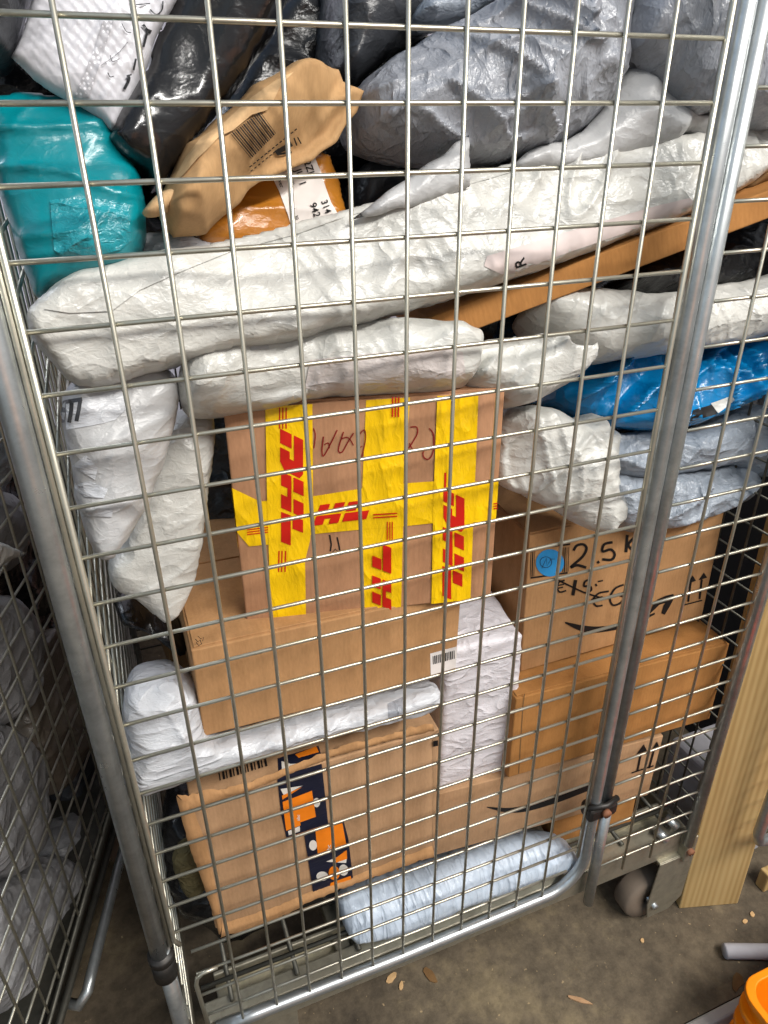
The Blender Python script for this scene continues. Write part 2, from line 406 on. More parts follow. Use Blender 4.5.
def text_mb(txt, org, d, h, fn, mb=None, wide=1.0):
    """text in pixel space: origin, reading direction d (unit-ish), height h"""
    mb = mb or MB(); v, f = glyphs(txt); d = np.array(d, float) / np.linalg.norm(d); up = np.array([d[1], -d[0]])
    k = h / .7
    mb.add([fn(*(np.array(org) + d * x * k * wide + up * y * k)) for x, y in v], f); return mb

# ------------------------------------------------------------------ carton
class Carton:
    def __init__(s, name, label, q, mat, bevel=.0022, cat='box', group=None, body='box_body', flaps=True, sag=0):
        yaw, pit, rol, w, h, d, x, y, z = q; s.w, s.h, s.d = w, h, d
        Rm = (np.array([[math.cos(yaw), -math.sin(yaw), 0], [math.sin(yaw), math.cos(yaw), 0], [0, 0, 1]])
              @ np.array([[1, 0, 0], [0, math.cos(pit), -math.sin(pit)], [0, math.sin(pit), math.cos(pit)]])
              @ np.array([[math.cos(rol), 0, math.sin(rol)], [0, 1, 0], [-math.sin(rol), 0, math.cos(rol)]]))
        s.R = Rm; s.o = np.array([x, y, z])
        s.root = empty(name, (x, y, z), label, cat, group, rot=Matrix(Rm.tolist()).to_euler())
        bm = bmesh.new(); bmesh.ops.create_cube(bm, size=1)
        for v in bm.verts: v.co = Vector(((v.co.x + .5) * w, (v.co.y + .5) * d, (v.co.z + .5) * h))
        bmesh.ops.bevel(bm, geom=bm.edges[:], offset=bevel, segments=3, affect='EDGES', profile=.6)
        me = bpy.data.meshes.new(body); bm.to_mesh(me); bm.free(); me.materials.append(mat); me.polygons.foreach_set('use_smooth', [True] * len(me.polygons))
        s.body = bpy.data.objects.new(body, me); COL.objects.link(s.body); s.body.parent = s.root
        if flaps:
            g = .0015
            for k, (y0, y1) in enumerate(((.004, d / 2 - g), (d / 2 + g, d - .004))):
                mb = MB(); mb.box((.003, y0, h - .0005), (w - .003, y1, h + .0022)); mb.build('top_flap', mat, s.root, local=True, bevel=.0008)
    def px(s, u, v):
        """pixel -> local (x, z) on the front face"""
        n = s.R[:, 1]; P = at_plane(u, v, s.o, n) - s.o; l = s.R.T @ P; return l[0], l[2]
    def fn(s, off): return lambda u, v: (lambda a: (a[0], -off, a[1]))(s.px(u, v))
    def pxtop(s, u, v):
        n = s.R[:, 2]; o = s.o + n * s.h; l = s.R.T @ (at_plane(u, v, o, n) - s.o); return l[0], l[1]
    def clip(s, a): return (min(max(a[0], .0004), s.w - .0004), min(max(a[1], .0004), s.h - .0004))
    def poly(s, name, pts, mat, off=.0006, label=None, mb=None, build=True):
        mb = mb or MB(); P = [s.clip(s.px(*p)) for p in pts]
        mb.add([(a, -off, b) for a, b in P], [tuple(range(len(P)))])
        if build:
            o = mb.build(name, mat, s.root, local=True)
            if label: o['label'] = label
            return o
        return mb
    def strokes(s, name, strokes, mat, off=.0009, curve=False, label=None):
        mb = stroke_mesh([(curve_pts(p, 5) if curve else densify(p, 4), w) for p, w in strokes], s.fn(off))
        o = mb.build(name, mat, s.root, local=True)
        if label: o['label'] = label
        return o
def circ(c, rx, ry=None, n=24): return [(c[0] + rx * math.cos(2 * math.pi * i / n), c[1] + (ry or rx) * math.sin(2 * math.pi * i / n)) for i in range(n)]
def S(pts, o, k): return [(o[0] + a / k, o[1] + b / k) for a, b in pts]

exec_parts = []
# ================================================================== SETTING
mb = MB(); mb.add([(-4, -.165, 0), (4, -.165, 0), (4, 3, 0), (-4, 3, 0), (-4, -.165, -.25), (4, -.165, -.25)], [(0, 1, 2, 3), (4, 5, 1, 0)])
struct(mb.build('floor', M['floor']))
mb = MB(); mb.box((-4, -.185, -.2), (4, -.166, .001)); struct(mb.build('trim_1', M['edge'], bevel=.004))
mb = MB(); mb.add([(-4, -.55, -.25), (4, -.55, -.25), (4, -.165, -.25), (-4, -.165, -.25)], [(0, 1, 2, 3)]); struct(mb.build('floor_gap', M['pit']))
mb = MB(); mb.add([(-4, -4, 0), (4, -4, 0), (4, -.55, 0), (-4, -.55, 0), (-4, -.55, -.25), (4, -.55, -.25)], [(0, 1, 2, 3), (3, 2, 5, 4)]); struct(mb.build('floor_dock', M['floor']))
mb = MB(); mb.box((-3, 1.5, 0), (3, 1.6, 3)); struct(mb.build('wall_back', M['wall']))
mb = MB(); mb.box((-3, 1.485, 0), (3, 1.5, .42)); struct(mb.build('baseboard_back', M['brick']))
mb = MB(); mb.box((1.25, .1, 0), (1.35, 1.5, 3)); struct(mb.build('right_dark_sheet', M['shadewall']))  # near-black sheet standing in for the darkness beyond the right mesh
mb = MB(); mb.box((-1.7, -.6, 0), (-1.6, 1.5, 2.1)); struct(mb.build('left_light_blocker', M['shadewall']))  # unseen panel added to block low light from the left

# ================================================================== MAIN ROLL CAGE
H0 = 1.44; NR = 24; TOP = 1.74
cage = empty('roll_cage', (.42, .35, 0), 'large galvanised wire roll cage packed full of parcels', 'roll cage', 'wire roll cages')
def tube_path(mbx, p, r, seg=12): mbx.tube(p, r, seg)
# gate
g = MB(); rr = .07
path = [(.629, 0, TOP), (.629, 0, 1.2), (.629, 0, .8)] + [(.629 - rr + rr * math.cos(a), 0, .232 + rr - rr * math.sin(a)) for a in [math.pi / 2 * i / 8 for i in range(9)]] + [(.3, 0, .230), (.07, 0, .236), (.012, 0, .238)]
g.tube(path, .0093, 16)
gate = g.build('front_gate', M['galv'], cage, True)
g = MB(); wr = .0021
for c in range(1, 12): g.tube([(.05 * c, -.0035, TOP - .01), (.05 * c, -.0035, .243)], wr, 8)
g.tube([(.613, -.001, TOP - .01), (.613, -.001, .31)], .0032, 8)
g.tube([(-.0205, -.001, TOP - .01), (-.0205, -.001, .46)], .0028, 8); g.tube([(-.0148, -.002, TOP - .01), (-.0148, -.002, .47), (-.009, -.001, .455)], .0030, 8)
g.tube([(.03, -.002, .3815), (.010, -.002, .381), (.002, -.002, .374), (-.001, -.002, .36), (.003, -.002, .25)], .003, 8)
rows = [H0 - .05045 * k for k in range(-5, 24)]
for z in rows:
    x0 = -.014 if z > .45 else .002
    x1 = .613 if z > .31 else .613 - (.31 - z) * .55
    g.tube([(x0, 0, z), (.2, .0004, z), (.4, -.0003, z), (x1, 0, z)], wr, 8)
g.build('wire_mesh', M['wire'], gate, True)
# fixed narrow front panel right of the gate
f = MB(); f.tube([(.651, .002, TOP), (.651, .002, .42)], .0093, 16)
panel = f.build('front_panel', M['galv'], cage, True)
f = MB()
for x in (.716, .776): f.tube([(x, -.002, TOP - .01), (x, -.002, .225)], wr, 8)
for z in [.2525 + .05 * k for k in range(30)]:
    dz = .004 if 15 < 0 else 0
    f.tube([(.664, .002, z), (.74, .0025, z), (.835, .003, z), (.866, .002, z)], wr, 8)
f.build('wire_mesh', M['wire'], panel, True)
f = MB(); f.tube([(.652, -.004, .425), (.652, -.004, .17)], .009, 12); f.build('drop_pin', M['galv'], panel, True)
# clamp
f = MB(); f.box((.612, -.014, .402), (.666, .014, .430)); cl = f.build('gate_clamp', M['iron'], cage, bevel=.006)
f = MB(); f.tube([(.64, -.014, .42), (.64, -.021, .42)], .0075, 10); f.build('clamp_bolt', M['rust'], cl, True)
f = MB(); f.tube([(.612, -.006, .431), (.64, -.014, .434), (.667, -.006, .431)], .005, 10); f.build('clamp_lip', M['iron'], cl, True)
# posts
def post(x, y, z0, z1, r, name='corner_post'):
    f = MB(); f.tube([(x, y, z0), (x, y, (z0 + z1) / 2), (x, y, z1)], r, 16); return f.build(name, M['galv'], cage, True)
lp = post(-.0345, 0, .445, TOP, .0112)
lp2 = post(-.0315, .002, .10, .455, .0105, 'lower_post')
f = MB()
for z0, z1, r in ((.440, .452, .0165), (.405, .442, .0155)):
    f.tube([(-.0335, 0, z0), (-.0335, 0, z1)], r, 18)
f.build('hinge_collar', M['iron'], cage, True)
f = MB(); f.tube([(-.045, -.002, .487), (-.016, -.012, .487), (-.012, -.002, .487)], .006, 8)
post(.866, 0, .215, TOP, .0102); post(-.02, .70, .16, TOP, .0135); post(.868, .70, .16, TOP, .0135)
for x, name in ((-.022, 'left_side_panel'), (.872, 'right_side_panel')):
    f = MB()
    for k in range(1, 14): f.tube([(x, .0 + .05 * k, TOP - .01), (x, .05 * k, .235)], .0019, 6)
    for k in range(30): f.tube([(x + .003, .01, .2525 + .05 * k), (x + .003, .70, .2525 + .05 * k)], .0019, 6)
    f.build(name, M['wire'] if 'left' in name else M['shadewire'], cage, True)  # right mesh gets the darker copy, its weaker light put into the colour
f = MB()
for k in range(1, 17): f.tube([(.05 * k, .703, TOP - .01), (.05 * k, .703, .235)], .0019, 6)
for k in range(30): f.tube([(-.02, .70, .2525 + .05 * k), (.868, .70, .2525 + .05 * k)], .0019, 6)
f.build('back_panel', M['shadewire'], cage, True)
f = MB(); f.tube([(-.03, 0, TOP), (-.03, .7, TOP), (.868, .7, TOP), (.868, 0, TOP)], .0125, 12); f.build('top_rail', M['galv'], cage, True)
# base frame
f = MB()
f.box((.0, .012, .175), (.872, .018, .232)); f.box((.0, .012, .226), (.872, .045, .232)); f.box((-.02, .68, .175), (.875, .72, .232))
f.box((-.028, .03, .18), (-.018, .70, .232)); f.box((.866, .0, .175), (.876, .70, .232)); f.box((.86, -.006, .17), (.882, .02, .235))
for x in (.22, .45, .66): f.box((x - .012, .02, .19), (x + .012, .70, .222))
base = f.build('base_frame', M['steel'], cage, bevel=.003)
f = MB()
for k in range(9): f.tube([(.04 + .1 * k, .03, .236), (.04 + .1 * k, .70, .236)], .004, 6)
for k in range(6): f.tube([(0, .06 + .12 * k, .243), (.866, .06 + .12 * k, .243)], .0035, 6)
f.build('deck_grid', M['shadewire'], base, True)
f = MB(); f.box((.02, .075, .20), (.86, .082, .236)); f.box((.02, .055, .20), (.86, .082, .204)); f.build('cross_rail', M['steel'], base, bevel=.002)
f = MB(); f.tube([(.868, -.012, .2), (.868, .0, .2)], .007, 10); f.build('corner_bolt', M['rust'], base, True)
f = MB()
for p in ((.835, .035, .26), (.81, .028, .245)): f.tube([p, (p[0] + .012, p[1] - .02, p[2] - .01)], .008, 8)
f.build('hinge_pin', M['galv'], base, True)
def caster(cx, cy, sgn):
    c = empty('caster', (cx, cy, 0), parent=None); c.parent = cage; c.location = Vector((cx, cy, 0)) - cage.location
    w = MB(); prof = [(.012, .020), (.050, .020), (.054, .014), (.054, -.014), (.050, -.020), (.012, -.020)]
    seg = 28; v = []; fc = []
    for k in range(seg):
        a = 2 * math.pi * k / seg
        for r_, yy in prof: v.append((cx - .012 + r_ * math.cos(a), cy + .03 * sgn + yy, .054 + r_ * math.sin(a)))
    npf = len(prof)
    for k in range(seg):
        for j in range(npf): fc.append((k * npf + j, k * npf + (j + 1) % npf, ((k + 1) % seg) * npf + (j + 1) % npf, ((k + 1) % seg) * npf + j))
    w.add(v, fc); w.build('wheel', M['rubber'], c, True)
    p = MB(); T = .003
    yy = cy - .002 * sgn
    poly = [(-.022, .176), (.058, .176), (.056, .045), (.03, .018), (-.02, .018), (-.028, .06)]
    p.prism([(cx + a, b) for a, b in poly], yy - T / 2, yy + T / 2, lambda a, b, h: (a, h, b))
    y2 = cy + .056 * sgn; p.prism([(cx + a, b) for a, b in poly], y2 - T / 2, y2 + T / 2, lambda a, b, h: (a, h, b))
    p.box((cx - .022, min(yy, y2), .172), (cx + .058, max(yy, y2), .178))
    p.build('fork', M['steel'], c, bevel=.001)
    b = MB(); b.tube([(cx - .012, yy - .008 * sgn, .054), (cx - .012, y2, .054)], .006, 10); b.build('axle_bolt', M['galv'], c, True)
    return c
caster(.836, .006, 1); caster(.075, .03, 1); caster(.836, .694, -1); caster(.075, .694, -1)

# ================================================================== BOXES
QA = [-0.1865, -0.0377, 0.0095, 0.2917, 0.2572, 0.30, 0.1344, 0.07, 0.8720]
QB = [-0.0082, 0.0077, 0.0182, 0.3241, 0.1265, 0.34, 0.0655, 0.04, 0.7508]
QC = [-0.0694, 0.0237, 0.0128, 0.1170, 0.2740, 0.22, 0.3935, 0.0832, 0.4740]
QD = [-0.0232, -0.0198, -0.0037, 0.3305, 0.2496, 0.24, 0.0368, 0.035, 0.4059]
QE = [-0.025, -0.0105, -0.0269, 0.3347, 0.2363, 0.30, 0.5329, 0.0983, 0.6490]
QF = [-0.0452, -0.0116, 0.0037, 0.3800, 0.1590, 0.34, 0.4981, 0.052, 0.4862]
QG = [-0.0707, 0.0071, 0.0136, 0.4030, 0.1440, 0.30, 0.3883, 0.0734, 0.3315]
QH = [-0.1006, -0.0072, -0.01, 0.1617, 0.0840, 0.22, 0.6191, 0.075, 0.2420]
QI = [-0.112, -0.04, -.276, 0.500, 0.0300, 0.22, 0.373, 0.085, 1.166]

# yellow taped box
A = Carton('cardboard_box', 'brown carton banded with yellow red-lettered tape and red marker scrawl', QA, M['card4'])
A.poly('tape', [(366, 396), (410, 395), (407, 440), (403, 486), (362, 491)], M['tape'], .0006)
A.poly('tape', [(361, 527), (403, 522), (402, 570), (401, 611), (378, 613), (363, 615)], M['tape'], .0006)
A.poly('tape', [(229, 488), (260, 501), (312, 496), (362, 488), (403, 483), (432, 481), (501, 481), (498, 521), (472, 522), (431, 523), (403, 526), (363, 529), (315, 533.5), (270, 544), (249, 546), (236, 532)], M['tape'], .0010)
A.poly('tape', [(265, 404), (312, 399), (313, 500), (310, 540), (305, 560), (306, 618), (300, 621), (271, 626), (269, 560), (267, 500)], M['tape'], .0015)
A.poly('tape', [(437, 394), (478, 394), (476, 450), (473, 520), (470, 601), (452, 604), (431, 606), (433, 500)], M['tape'], .0015)
# tape wrapped round the left side
x0, za = A.px(233, 488); _, zb = A.px(243, 548)
mb = MB(); mb.add([(-.0006, -.001, za), (-.0006, .30, za + .01), (-.0006, .30, zb + .01), (-.0006, -.001, zb)], [(0, 1, 2, 3)]); mb.build('tape', M['tape'], A.root, local=True)
mb = MB(); mb.add([(-.0006, .045, 0), (-.0006, .045, A.h), (-.0006, .09, A.h), (-.0006, .09, 0)], [(0, 1, 2, 3)]); mb.build('tape', M['tape'], A.root, local=True)
LD = [[(0, 1), (.86, 1), (1, .85), (1, .2), (.82, 0), (.46, 0), (.46, .42), (.64, .42), (.64, .6), (0, .6)], [(0, .5), (.36, .5), (.36, 0), (0, 0)]]
LH = [[(0, 1), (.4, 1), (.4, .55), (0, .55)], [(.6, 1), (1, 1), (1, .55), (.6, .55)], [(0, .46), (1, .46), (1, 0), (.62, 0), (.62, .28), (.38, .28), (.38, 0), (0, 0)]]
LL = [[(0, 1), (.42, 1), (.42, .52), (0, .52)], [(0, .44), (1, .44), (1, 0), (0, 0)]]
def letters(items, fn, sh=.3):
    mb = MB()
    for pieces, (org, uu, vv) in items:
        o, uu, vv = np.array(org), np.array(uu), np.array(vv)
        for pc in pieces:
            mb.add([fn(*(o + uu * (a + sh * b) + vv * b)) for a, b in pc], [tuple(range(len(pc)))])
    return mb
fnA = A.fn(.0020)
it = [(LD, ((280, 428), (0, 40), (23, 0))), (LH, ((281, 471), (0, 36), (22.5, 0))), (LL, ((281, 511), (0, 30), (22, 0))),      # left tape, reads down
      (LD, ((443, 488), (0, 35), (21, 0))), (LH, ((442.5, 526), (0, 35), (21, 0))), (LL, ((442, 565), (0, 30), (20, 0))),       # right tape
      (LL, ((391, 573), (0, -26), (-19, 0))), (LH, ((391, 609), (0, -27), (-19, 0))),                                         # middle tape, reads up
      (LH, ((313, 525), (25, -3), (0, -20))), (LL, ((342, 521), (24, -2.8), (0, -19)))]                                        # cross band
def lines(L_): return [([a, b], w) for a, b, w in L_]
for its, ln in ((it[0:3], [((x, 407), (x, 428), 1.3) for x in (279.5, 282.7, 286)] + [((x, 550), (x - .5, 571), 1.3) for x in (279, 282, 285.5)]),
                (it[3:6], [((445, 472), (444.5, 490), 2), ((449.5, 472), (449, 490), 2)]),
                (it[6:8], [((x, 521), (x, 539), 1) for x in (387, 389.6, 392)]),
                (it[8:10], [((373, 517 - k * 3), (397, 515.5 - k * 3), 1.2) for k in range(2)]),
                ([], [((x, 396.5), (x - .5, 416.5), 1.3) for x in (392.5, 395.5, 398.5)]),
                ([], [((247, 529 + 2.4 * k), (268, 526.5 + 2.4 * k), 1) for k in range(3)]),
                ([], [((493, 503 + 2.4 * k), (497, 502.7 + 2.4 * k), 1.1) for k in range(3)])):
    mb = letters(its, fnA, .28); stroke_mesh(lines(ln), fnA, mb); mb.build('red_lettering', M['red'], A.root, local=True)
cA = lambda p: S(p, (200, 380), 4.267); cA2 = lambda p: S(p, (340, 380), 4.267)
A.strokes('marker_scrawl', [(cA([(484, 205), (492, 235), (486, 290)]), 1.1), (cA([(527, 240), (520, 300), (528, 322), (560, 265), (585, 212)]), 1.3), (cA([(530, 275), (548, 268), (552, 290)]), 1.1),
     (cA([(612, 220), (590, 295), (606, 306), (630, 265), (655, 225)]), 1.3), (cA([(600, 250), (632, 245), (655, 278)]), 1.1), (cA([(672, 240), (700, 212), (706, 250), (690, 330)]), 1.2), (cA([(678, 292), (692, 280)]), 1.1)], M['marker'], .0008, True)
A.strokes('marker_scrawl', [     (cA2([(300, 200), (326, 200), (330, 225), (312, 260), (292, 290)]), 1.3), (cA2([(296, 268), (306, 290), (318, 298)]), 1.1), (cA2([(380, 205), (398, 232), (398, 300), (380, 335), (358, 330), (355, 305), (378, 292), (398, 290)]), 1.3)], M['marker'], .0008, True)
A.strokes('scuff', [(cA([(553, 660), (560, 700), (556, 730)]), 1.6), (cA([(585, 670), (592, 700), (600, 745)]), 1.4), (cA([(560, 740), (578, 720), (590, 735)]), .8)], M['ink'], .0005)

# kraft box under it
B = Carton('cardboard_box', 'plain brown carton lying right under the yellow taped box', QB, M['card'])
B.poly('shipping_label', S([(512, 478), (652, 440), (660, 545), (515, 595)], (330, 560), 5.12), M['paper'], .0006, 'white barcode label')
mb = MB(); ob = np.array(S([(526, 490)], (330, 560), 5.12)[0])
for k in range(13):
    x = ob[0] + 1.75 * k; y = ob[1] - .47 * k
    stroke_mesh([([(x, y), (x + .3, y + 8.2)], (.7, 1.2, .9)[k % 3])], B.fn(.001), mb)
mb.build('barcode', M['ink'], B.root, local=True)
B.strokes('puncture', [(S([(488, 300), (500, 315), (512, 305), (520, 325), (505, 335), (492, 318)], (100, 580), 5.12), .7), (S([(500, 285), (515, 300), (530, 292), (525, 312)], (100, 580), 5.12), .6)], M['ink'], .0006)

# white wrapped upright parcel
def wrapped(name, label, q, mat, seed, amp=.004):
    yaw, pit, rol, w, h, d, x, y, z = q
    c = Carton.__new__(Carton); c.w, c.h, c.d = w, h, d
    Rm = _rot(yaw, pit, rol); c.R = Rm; c.o = np.array([x, y, z])
    bm = bmesh.new(); bmesh.ops.create_cube(bm, size=1)
    for v in bm.verts: v.co = Vector(((v.co.x + .5) * w, (v.co.y + .5) * d, (v.co.z + .5) * h))
    bmesh.ops.bevel(bm, geom=bm.edges[:], offset=.007, segments=3, affect='EDGES', profile=.5)
    for _ in range(5): bmesh.ops.subdivide_edges(bm, edges=[e for e in bm.edges if e.calc_length() > .006], cuts=1, use_grid_fill=True)
    bmesh.ops.triangulate(bm, faces=bm.faces[:]); bm.normal_update()
    P = np.array([v.co[:] for v in bm.verts]); N = np.array([v.normal[:] for v in bm.verts])
    q2 = np.stack([P[:, 0] + P[:, 1] * .9, P[:, 2] + P[:, 1] * .6], 1)
    hgt = crumple(q2, seed, .03, amp / .004, .3, 1.4, .0022, 40, 3)
    for v, n_, a in zip(bm.verts, N, hgt): v.co += Vector(n_ * a * .55)
    V = [tuple(Rm @ np.array(v.co[:]) + c.o) for v in bm.verts]; fs = [tuple(v.index for v in f.verts) for f in bm.faces]; bm.free()
    o = mesh_obj(name, V, fs, mat); tag(o, label, 'parcel'); BODY[o.name] = BVHTree.FromPolygons([Vector(v) for v in V], fs); return o, c
Cw, cc = wrapped('wrapped_parcel', 'upright slim white wrapped parcel wedged beside the torn carton', QC, M['wrap'], 31, .0022)

# open torn carton with navy and orange tape
D = Carton('torn_cardboard_box', 'battered carton with navy and orange printed tape and torn edges', QD, M['card3'], flaps=False)
def lip(name, pts, t0, t1, seed, mat, rag=1.0):
    """thick ragged card edge: polyline of (inner px, outer px) on the front plane"""
    mb = MB(); rs = np.random.RandomState(seed); inn, out = zip(*pts)
    I = densify(inn, 4); O_ = [np.array(inn[0])] ; O_ = densify(out, 4); n = min(len(I), len(O_)); I = [I[int(i * (len(I) - 1) / (n - 1))] for i in range(n)]; O_ = [O_[int(i * (len(O_) - 1) / (n - 1))] for i in range(n)]
    v = []
    for i in range(n):
        a = D.px(*(I[i] + rs.randn(2) * .25 * rag)); b = D.px(*(O_[i] + rs.randn(2) * .6 * rag)); j = rs.rand() * .001 * rag
        v += [(a[0], -.0004, a[1]), (a[0] * .7 + b[0] * .3, -t0 - j, a[1] * .7 + b[1] * .3), (a[0] * .3 + b[0] * .7, -t1 + j, a[1] * .3 + b[1] * .7), (b[0], -.0004, b[1])]
    f = [(i * 4 + k, i * 4 + k + 1, i * 4 + 5 + k, i * 4 + 4 + k) for i in range(n - 1) for k in range(3)]
    mb.add(v, f); return mb.build(name, mat, D.root, True, local=True)
cD = lambda *p: S(p, (130, 780), 5.12); cD2 = lambda *p: S(p, (260, 720), 4.267)
lip('crushed_edge', list(zip(cD((318, 108), (330, 165), (395, 330), (440, 560), (470, 740)), cD((238, 82), (252, 150), (300, 330), (385, 560), (455, 790)))), .003, .005, 1, M['cardraw'], .6)
lip('frayed_edge', list(zip(cD((470, 730), (600, 695), (768, 640)) + cD2((200, 735), (390, 670), (560, 600), (735, 535)), cD((470, 800), (600, 770), (768, 705)) + cD2((230, 765), (400, 695), (640, 615), (740, 585)))), .004, .006, 2, M['cardraw'], 1.3)
lip('torn_top_edge', list(zip(cD((335, 160), (480, 95), (640, 40)) + cD2((290, 165), (400, 130), (560, 85), (740, 45)), cD((240, 84), (470, 42), (640, 0)) + cD2((290, 130), (400, 95), (560, 55), (735, 10)))), .002, .004, 3, M['cardraw'], 1.6)
lip('right_edge', list(zip(cD2((735, 60), (738, 300), (735, 540)), cD2((762, 40), (762, 300), (752, 560)))), .001, .002, 4, M['card3'], .3)
D.poly('printed_tape', cD2((72, 235), (262, 180), (290, 440), (270, 446), (112, 500), (90, 400)), M['navy'], .0010, 'navy tape with orange and white shapes')
D.poly('printed_tape', cD2((188, 490), (275, 455), (280, 440), (355, 425), (375, 500), (398, 690), (230, 765), (212, 640)), M['navy'], .0014)
mb = MB()
for pts in [((95, 345), (220, 297), (237, 408), (170, 432), (172, 445), (110, 468)), ((92, 318), (180, 280), (95, 335)), ((235, 470), (350, 435), (366, 525), (245, 570)), ((320, 585), (368, 550), (370, 588), (318, 606)), ((300, 690), (385, 660), (392, 700), (330, 715), (295, 712)), ((238, 742), (300, 725), (306, 740), (242, 762))]:
    D.poly('', cD2(*pts), None, .0019, mb=mb, build=False)
for c, r in (((315, 648), 24), ):
    D.poly('', cD2(*circ(c, r, 30)), None, .0020, mb=mb, build=False)
mb.build('orange_print', M['orange'], D.root, local=True)
mb = MB()
for pts in [circ((240, 348), 15, 20), circ((225, 530), 17, 22), circ((264, 662), 25, 20), circ((355, 636), 20, 24), ((86, 290), (180, 276), (100, 318)), ((118, 470), (168, 448), (170, 470), (122, 488)), ((280, 600), (340, 575), (368, 590), (366, 606))]:
    D.poly('', cD2(*pts), None, .0018, mb=mb, build=False)
for q in (((140, 420), (0, -1)), ((168, 425), (0, -1))):
    text_mb('abc', cD2(q[0])[0], q[1], 3.2, D.fn(.0022), mb)
text_mb('abc', cD2((300, 560))[0], (0, -1), 4, D.fn(.0022), mb)
mb.build('cream_print', M['cream'], D.root, local=True)['kind'] = 'stuff'
mb = MB(); mb.add([(x, y, D.h + .0008) for x, y in [D.pxtop(*q) for q in cD2((75, 165), (250, 112), (270, 178), (80, 240))]], [(0, 1, 2, 3)]); mb.build('printed_tape', M['navy'], D.root, local=True)
mb = MB(); mb.add([(x, y, D.h + .0014) for x, y in [D.pxtop(*q) for q in cD2((150, 150), (240, 115), (252, 140), (165, 165))]], [(0, 1, 2, 3)]); mb.build('orange_print', M['orange'], D.root, local=True)
mb = MB(); mb.add([(x, y, D.h + .0012) for x, y in [D.pxtop(*q) for q in cD2((92, 178), (130, 190), (215, 186), (95, 232))]], [(0, 1, 2, 3)]); mb.build('cream_print', M['cream'], D.root, local=True)
D.poly('printed_square', cD2((735, 84), (756, 80), (756, 104), (736, 107)), M['ink'], .003)
mb = MB()
for k in range(14):
    a = np.array(S([(505 + 15 * k, 568 - 4.6 * k)], (100, 640), 4.267)[0])
    x, y = D.pxtop(*a); x2, y2 = D.pxtop(a[0] + 1.4, a[1] + 8)
    mb.add([(x, y, D.h + .0009), (x + (.0016, .0028)[k % 2], y, D.h + .0009), (x2 + (.0016, .0028)[k % 2], y2, D.h + .0009), (x2, y2, D.h + .0009)], [(0, 1, 2, 3)])
mb.build('barcode', M['ink'], D.root, local=True)

# Amazon style cartons at right
E_ = Carton('cardboard_box', 'carton marked 2.5 k in black pen with round blue sticker', QE, M['card'])
cE = lambda *p: S(p, (500, 500), 5.12); cE2 = lambda *p: S(p, (600, 500), 5.12)
st_ = [(cE((150, 250), (358, 225)), 1.6), (cE((155, 398), (345, 371)), 1.6)]
for k in range(22):
    x = 158 + 9.2 * k
    if 185 < x < 318: continue
    st_.append((cE((x, 262 - (x - 158) * .12), (x - 4, 392 - (x - 158) * .14)), (.55, 1.0, .4)[k % 3]))
E_.strokes('barcode', st_, M['ink'], .0007)
E_.poly('sticker', cE(*circ((254, 320), 72, 70, 32)), M['sticker'], .0010, 'round blue sticker')
E_.strokes('sticker_drawing', [(cE(*[(232 + 30 * math.cos(a), 316 + 28 * math.sin(a)) for a in [i * .42 for i in range(16)]]), .5), (cE((212, 345), (235, 295), (238, 335), (258, 300), (280, 300)), .5)], M['navy'], .0014)
E_.strokes('pen_writing', [(p_, w_ * 1.3) for p_, w_ in [
    (cE((375, 258), (392, 232), (425, 226), (442, 248), (420, 290), (362, 342), (395, 332), (440, 345)), 2.0), (cE((470, 314), (476, 322)), 2), (cE((498, 312), (506, 322)), 2),
    (cE((575, 215), (532, 226), (524, 262), (565, 252), (586, 276), (570, 304), (522, 302)), 2.0), (cE((650, 178), (644, 266)), 2.2), (cE((692, 185), (656, 228), (690, 266)), 2.0),
    (cE((330, 410), (302, 418), (291, 445), (305, 470), (338, 462)), 1.3), (cE((284, 438), (326, 430)), 1.0), (cE((286, 452), (322, 445)), 1.0), (cE((386, 408), (372, 487)), 2.6),
    (cE((466, 406), (436, 414), (430, 440), (458, 438), (466, 460), (436, 474)), 1.5), (cE((488, 428), (494, 440)), 1.4), (cE((500, 416), (526, 411)), 1.1), (cE((284, 402), (340, 430), (430, 472), (520, 500)), 1.2),
    (cE((556, 466), (505, 476), (476, 508), (490, 540), (524, 538)), 1.4), (cE((466, 508), (524, 494)), 1.0), (cE((632, 432), (588, 452), (562, 500), (576, 536), (612, 528), (634, 500), (612, 486)), 1.5)]], M['ink'], .0008, True)
mb = MB(); up = curve_pts(cE((332, 622), (420, 640), (500, 646), (600, 636), (700, 610), (790, 575)), 6); lo = curve_pts(cE((332, 630), (400, 664), (470, 679), (600, 662), (700, 632), (792, 584)), 6)
n = len(up); f_ = E_.fn(.0008); mb.add([f_(*p) for p in up] + [f_(*p) for p in lo], [(i, n + i, n + i + 1, i + 1) for i in range(n - 1)])
aw = [(649, 614), (652, 606), (657.5, 599), (665, 595.6), (673, 593.6), (674, 597.5), (669.5, 606), (664.5, 614.5), (661, 613), (663, 606), (665, 602.5), (659, 604.5), (654, 609.5)]
P2, f2 = fill(np.array(aw, float), 4); mb.add([f_(*p) for p in P2], f2); mb.build('smile_logo', M['ink'], E_.root, local=True)
def up_arrows(cart, a, sc=1.0):
    fn = cart.fn(.0008); mb = MB()
    for sh, hd in a[:2]:
        stroke_mesh([(sh, 2.0)], fn, mb); mb.add([fn(*p) for p in hd], [(0, 1, 2)])
    stroke_mesh([(a[2], 1.3)], fn, mb); mb.build('this_way_up_arrows', M['ink'], cart.root, local=True)
up_arrows(E_, [(cE2((450, 520), (463, 420)), cE2((445, 428), (490, 412), (473, 384))), (cE2((508, 506), (520, 405)), cE2((502, 410), (547, 396), (530, 370))), cE2((425, 537), (522, 512))])
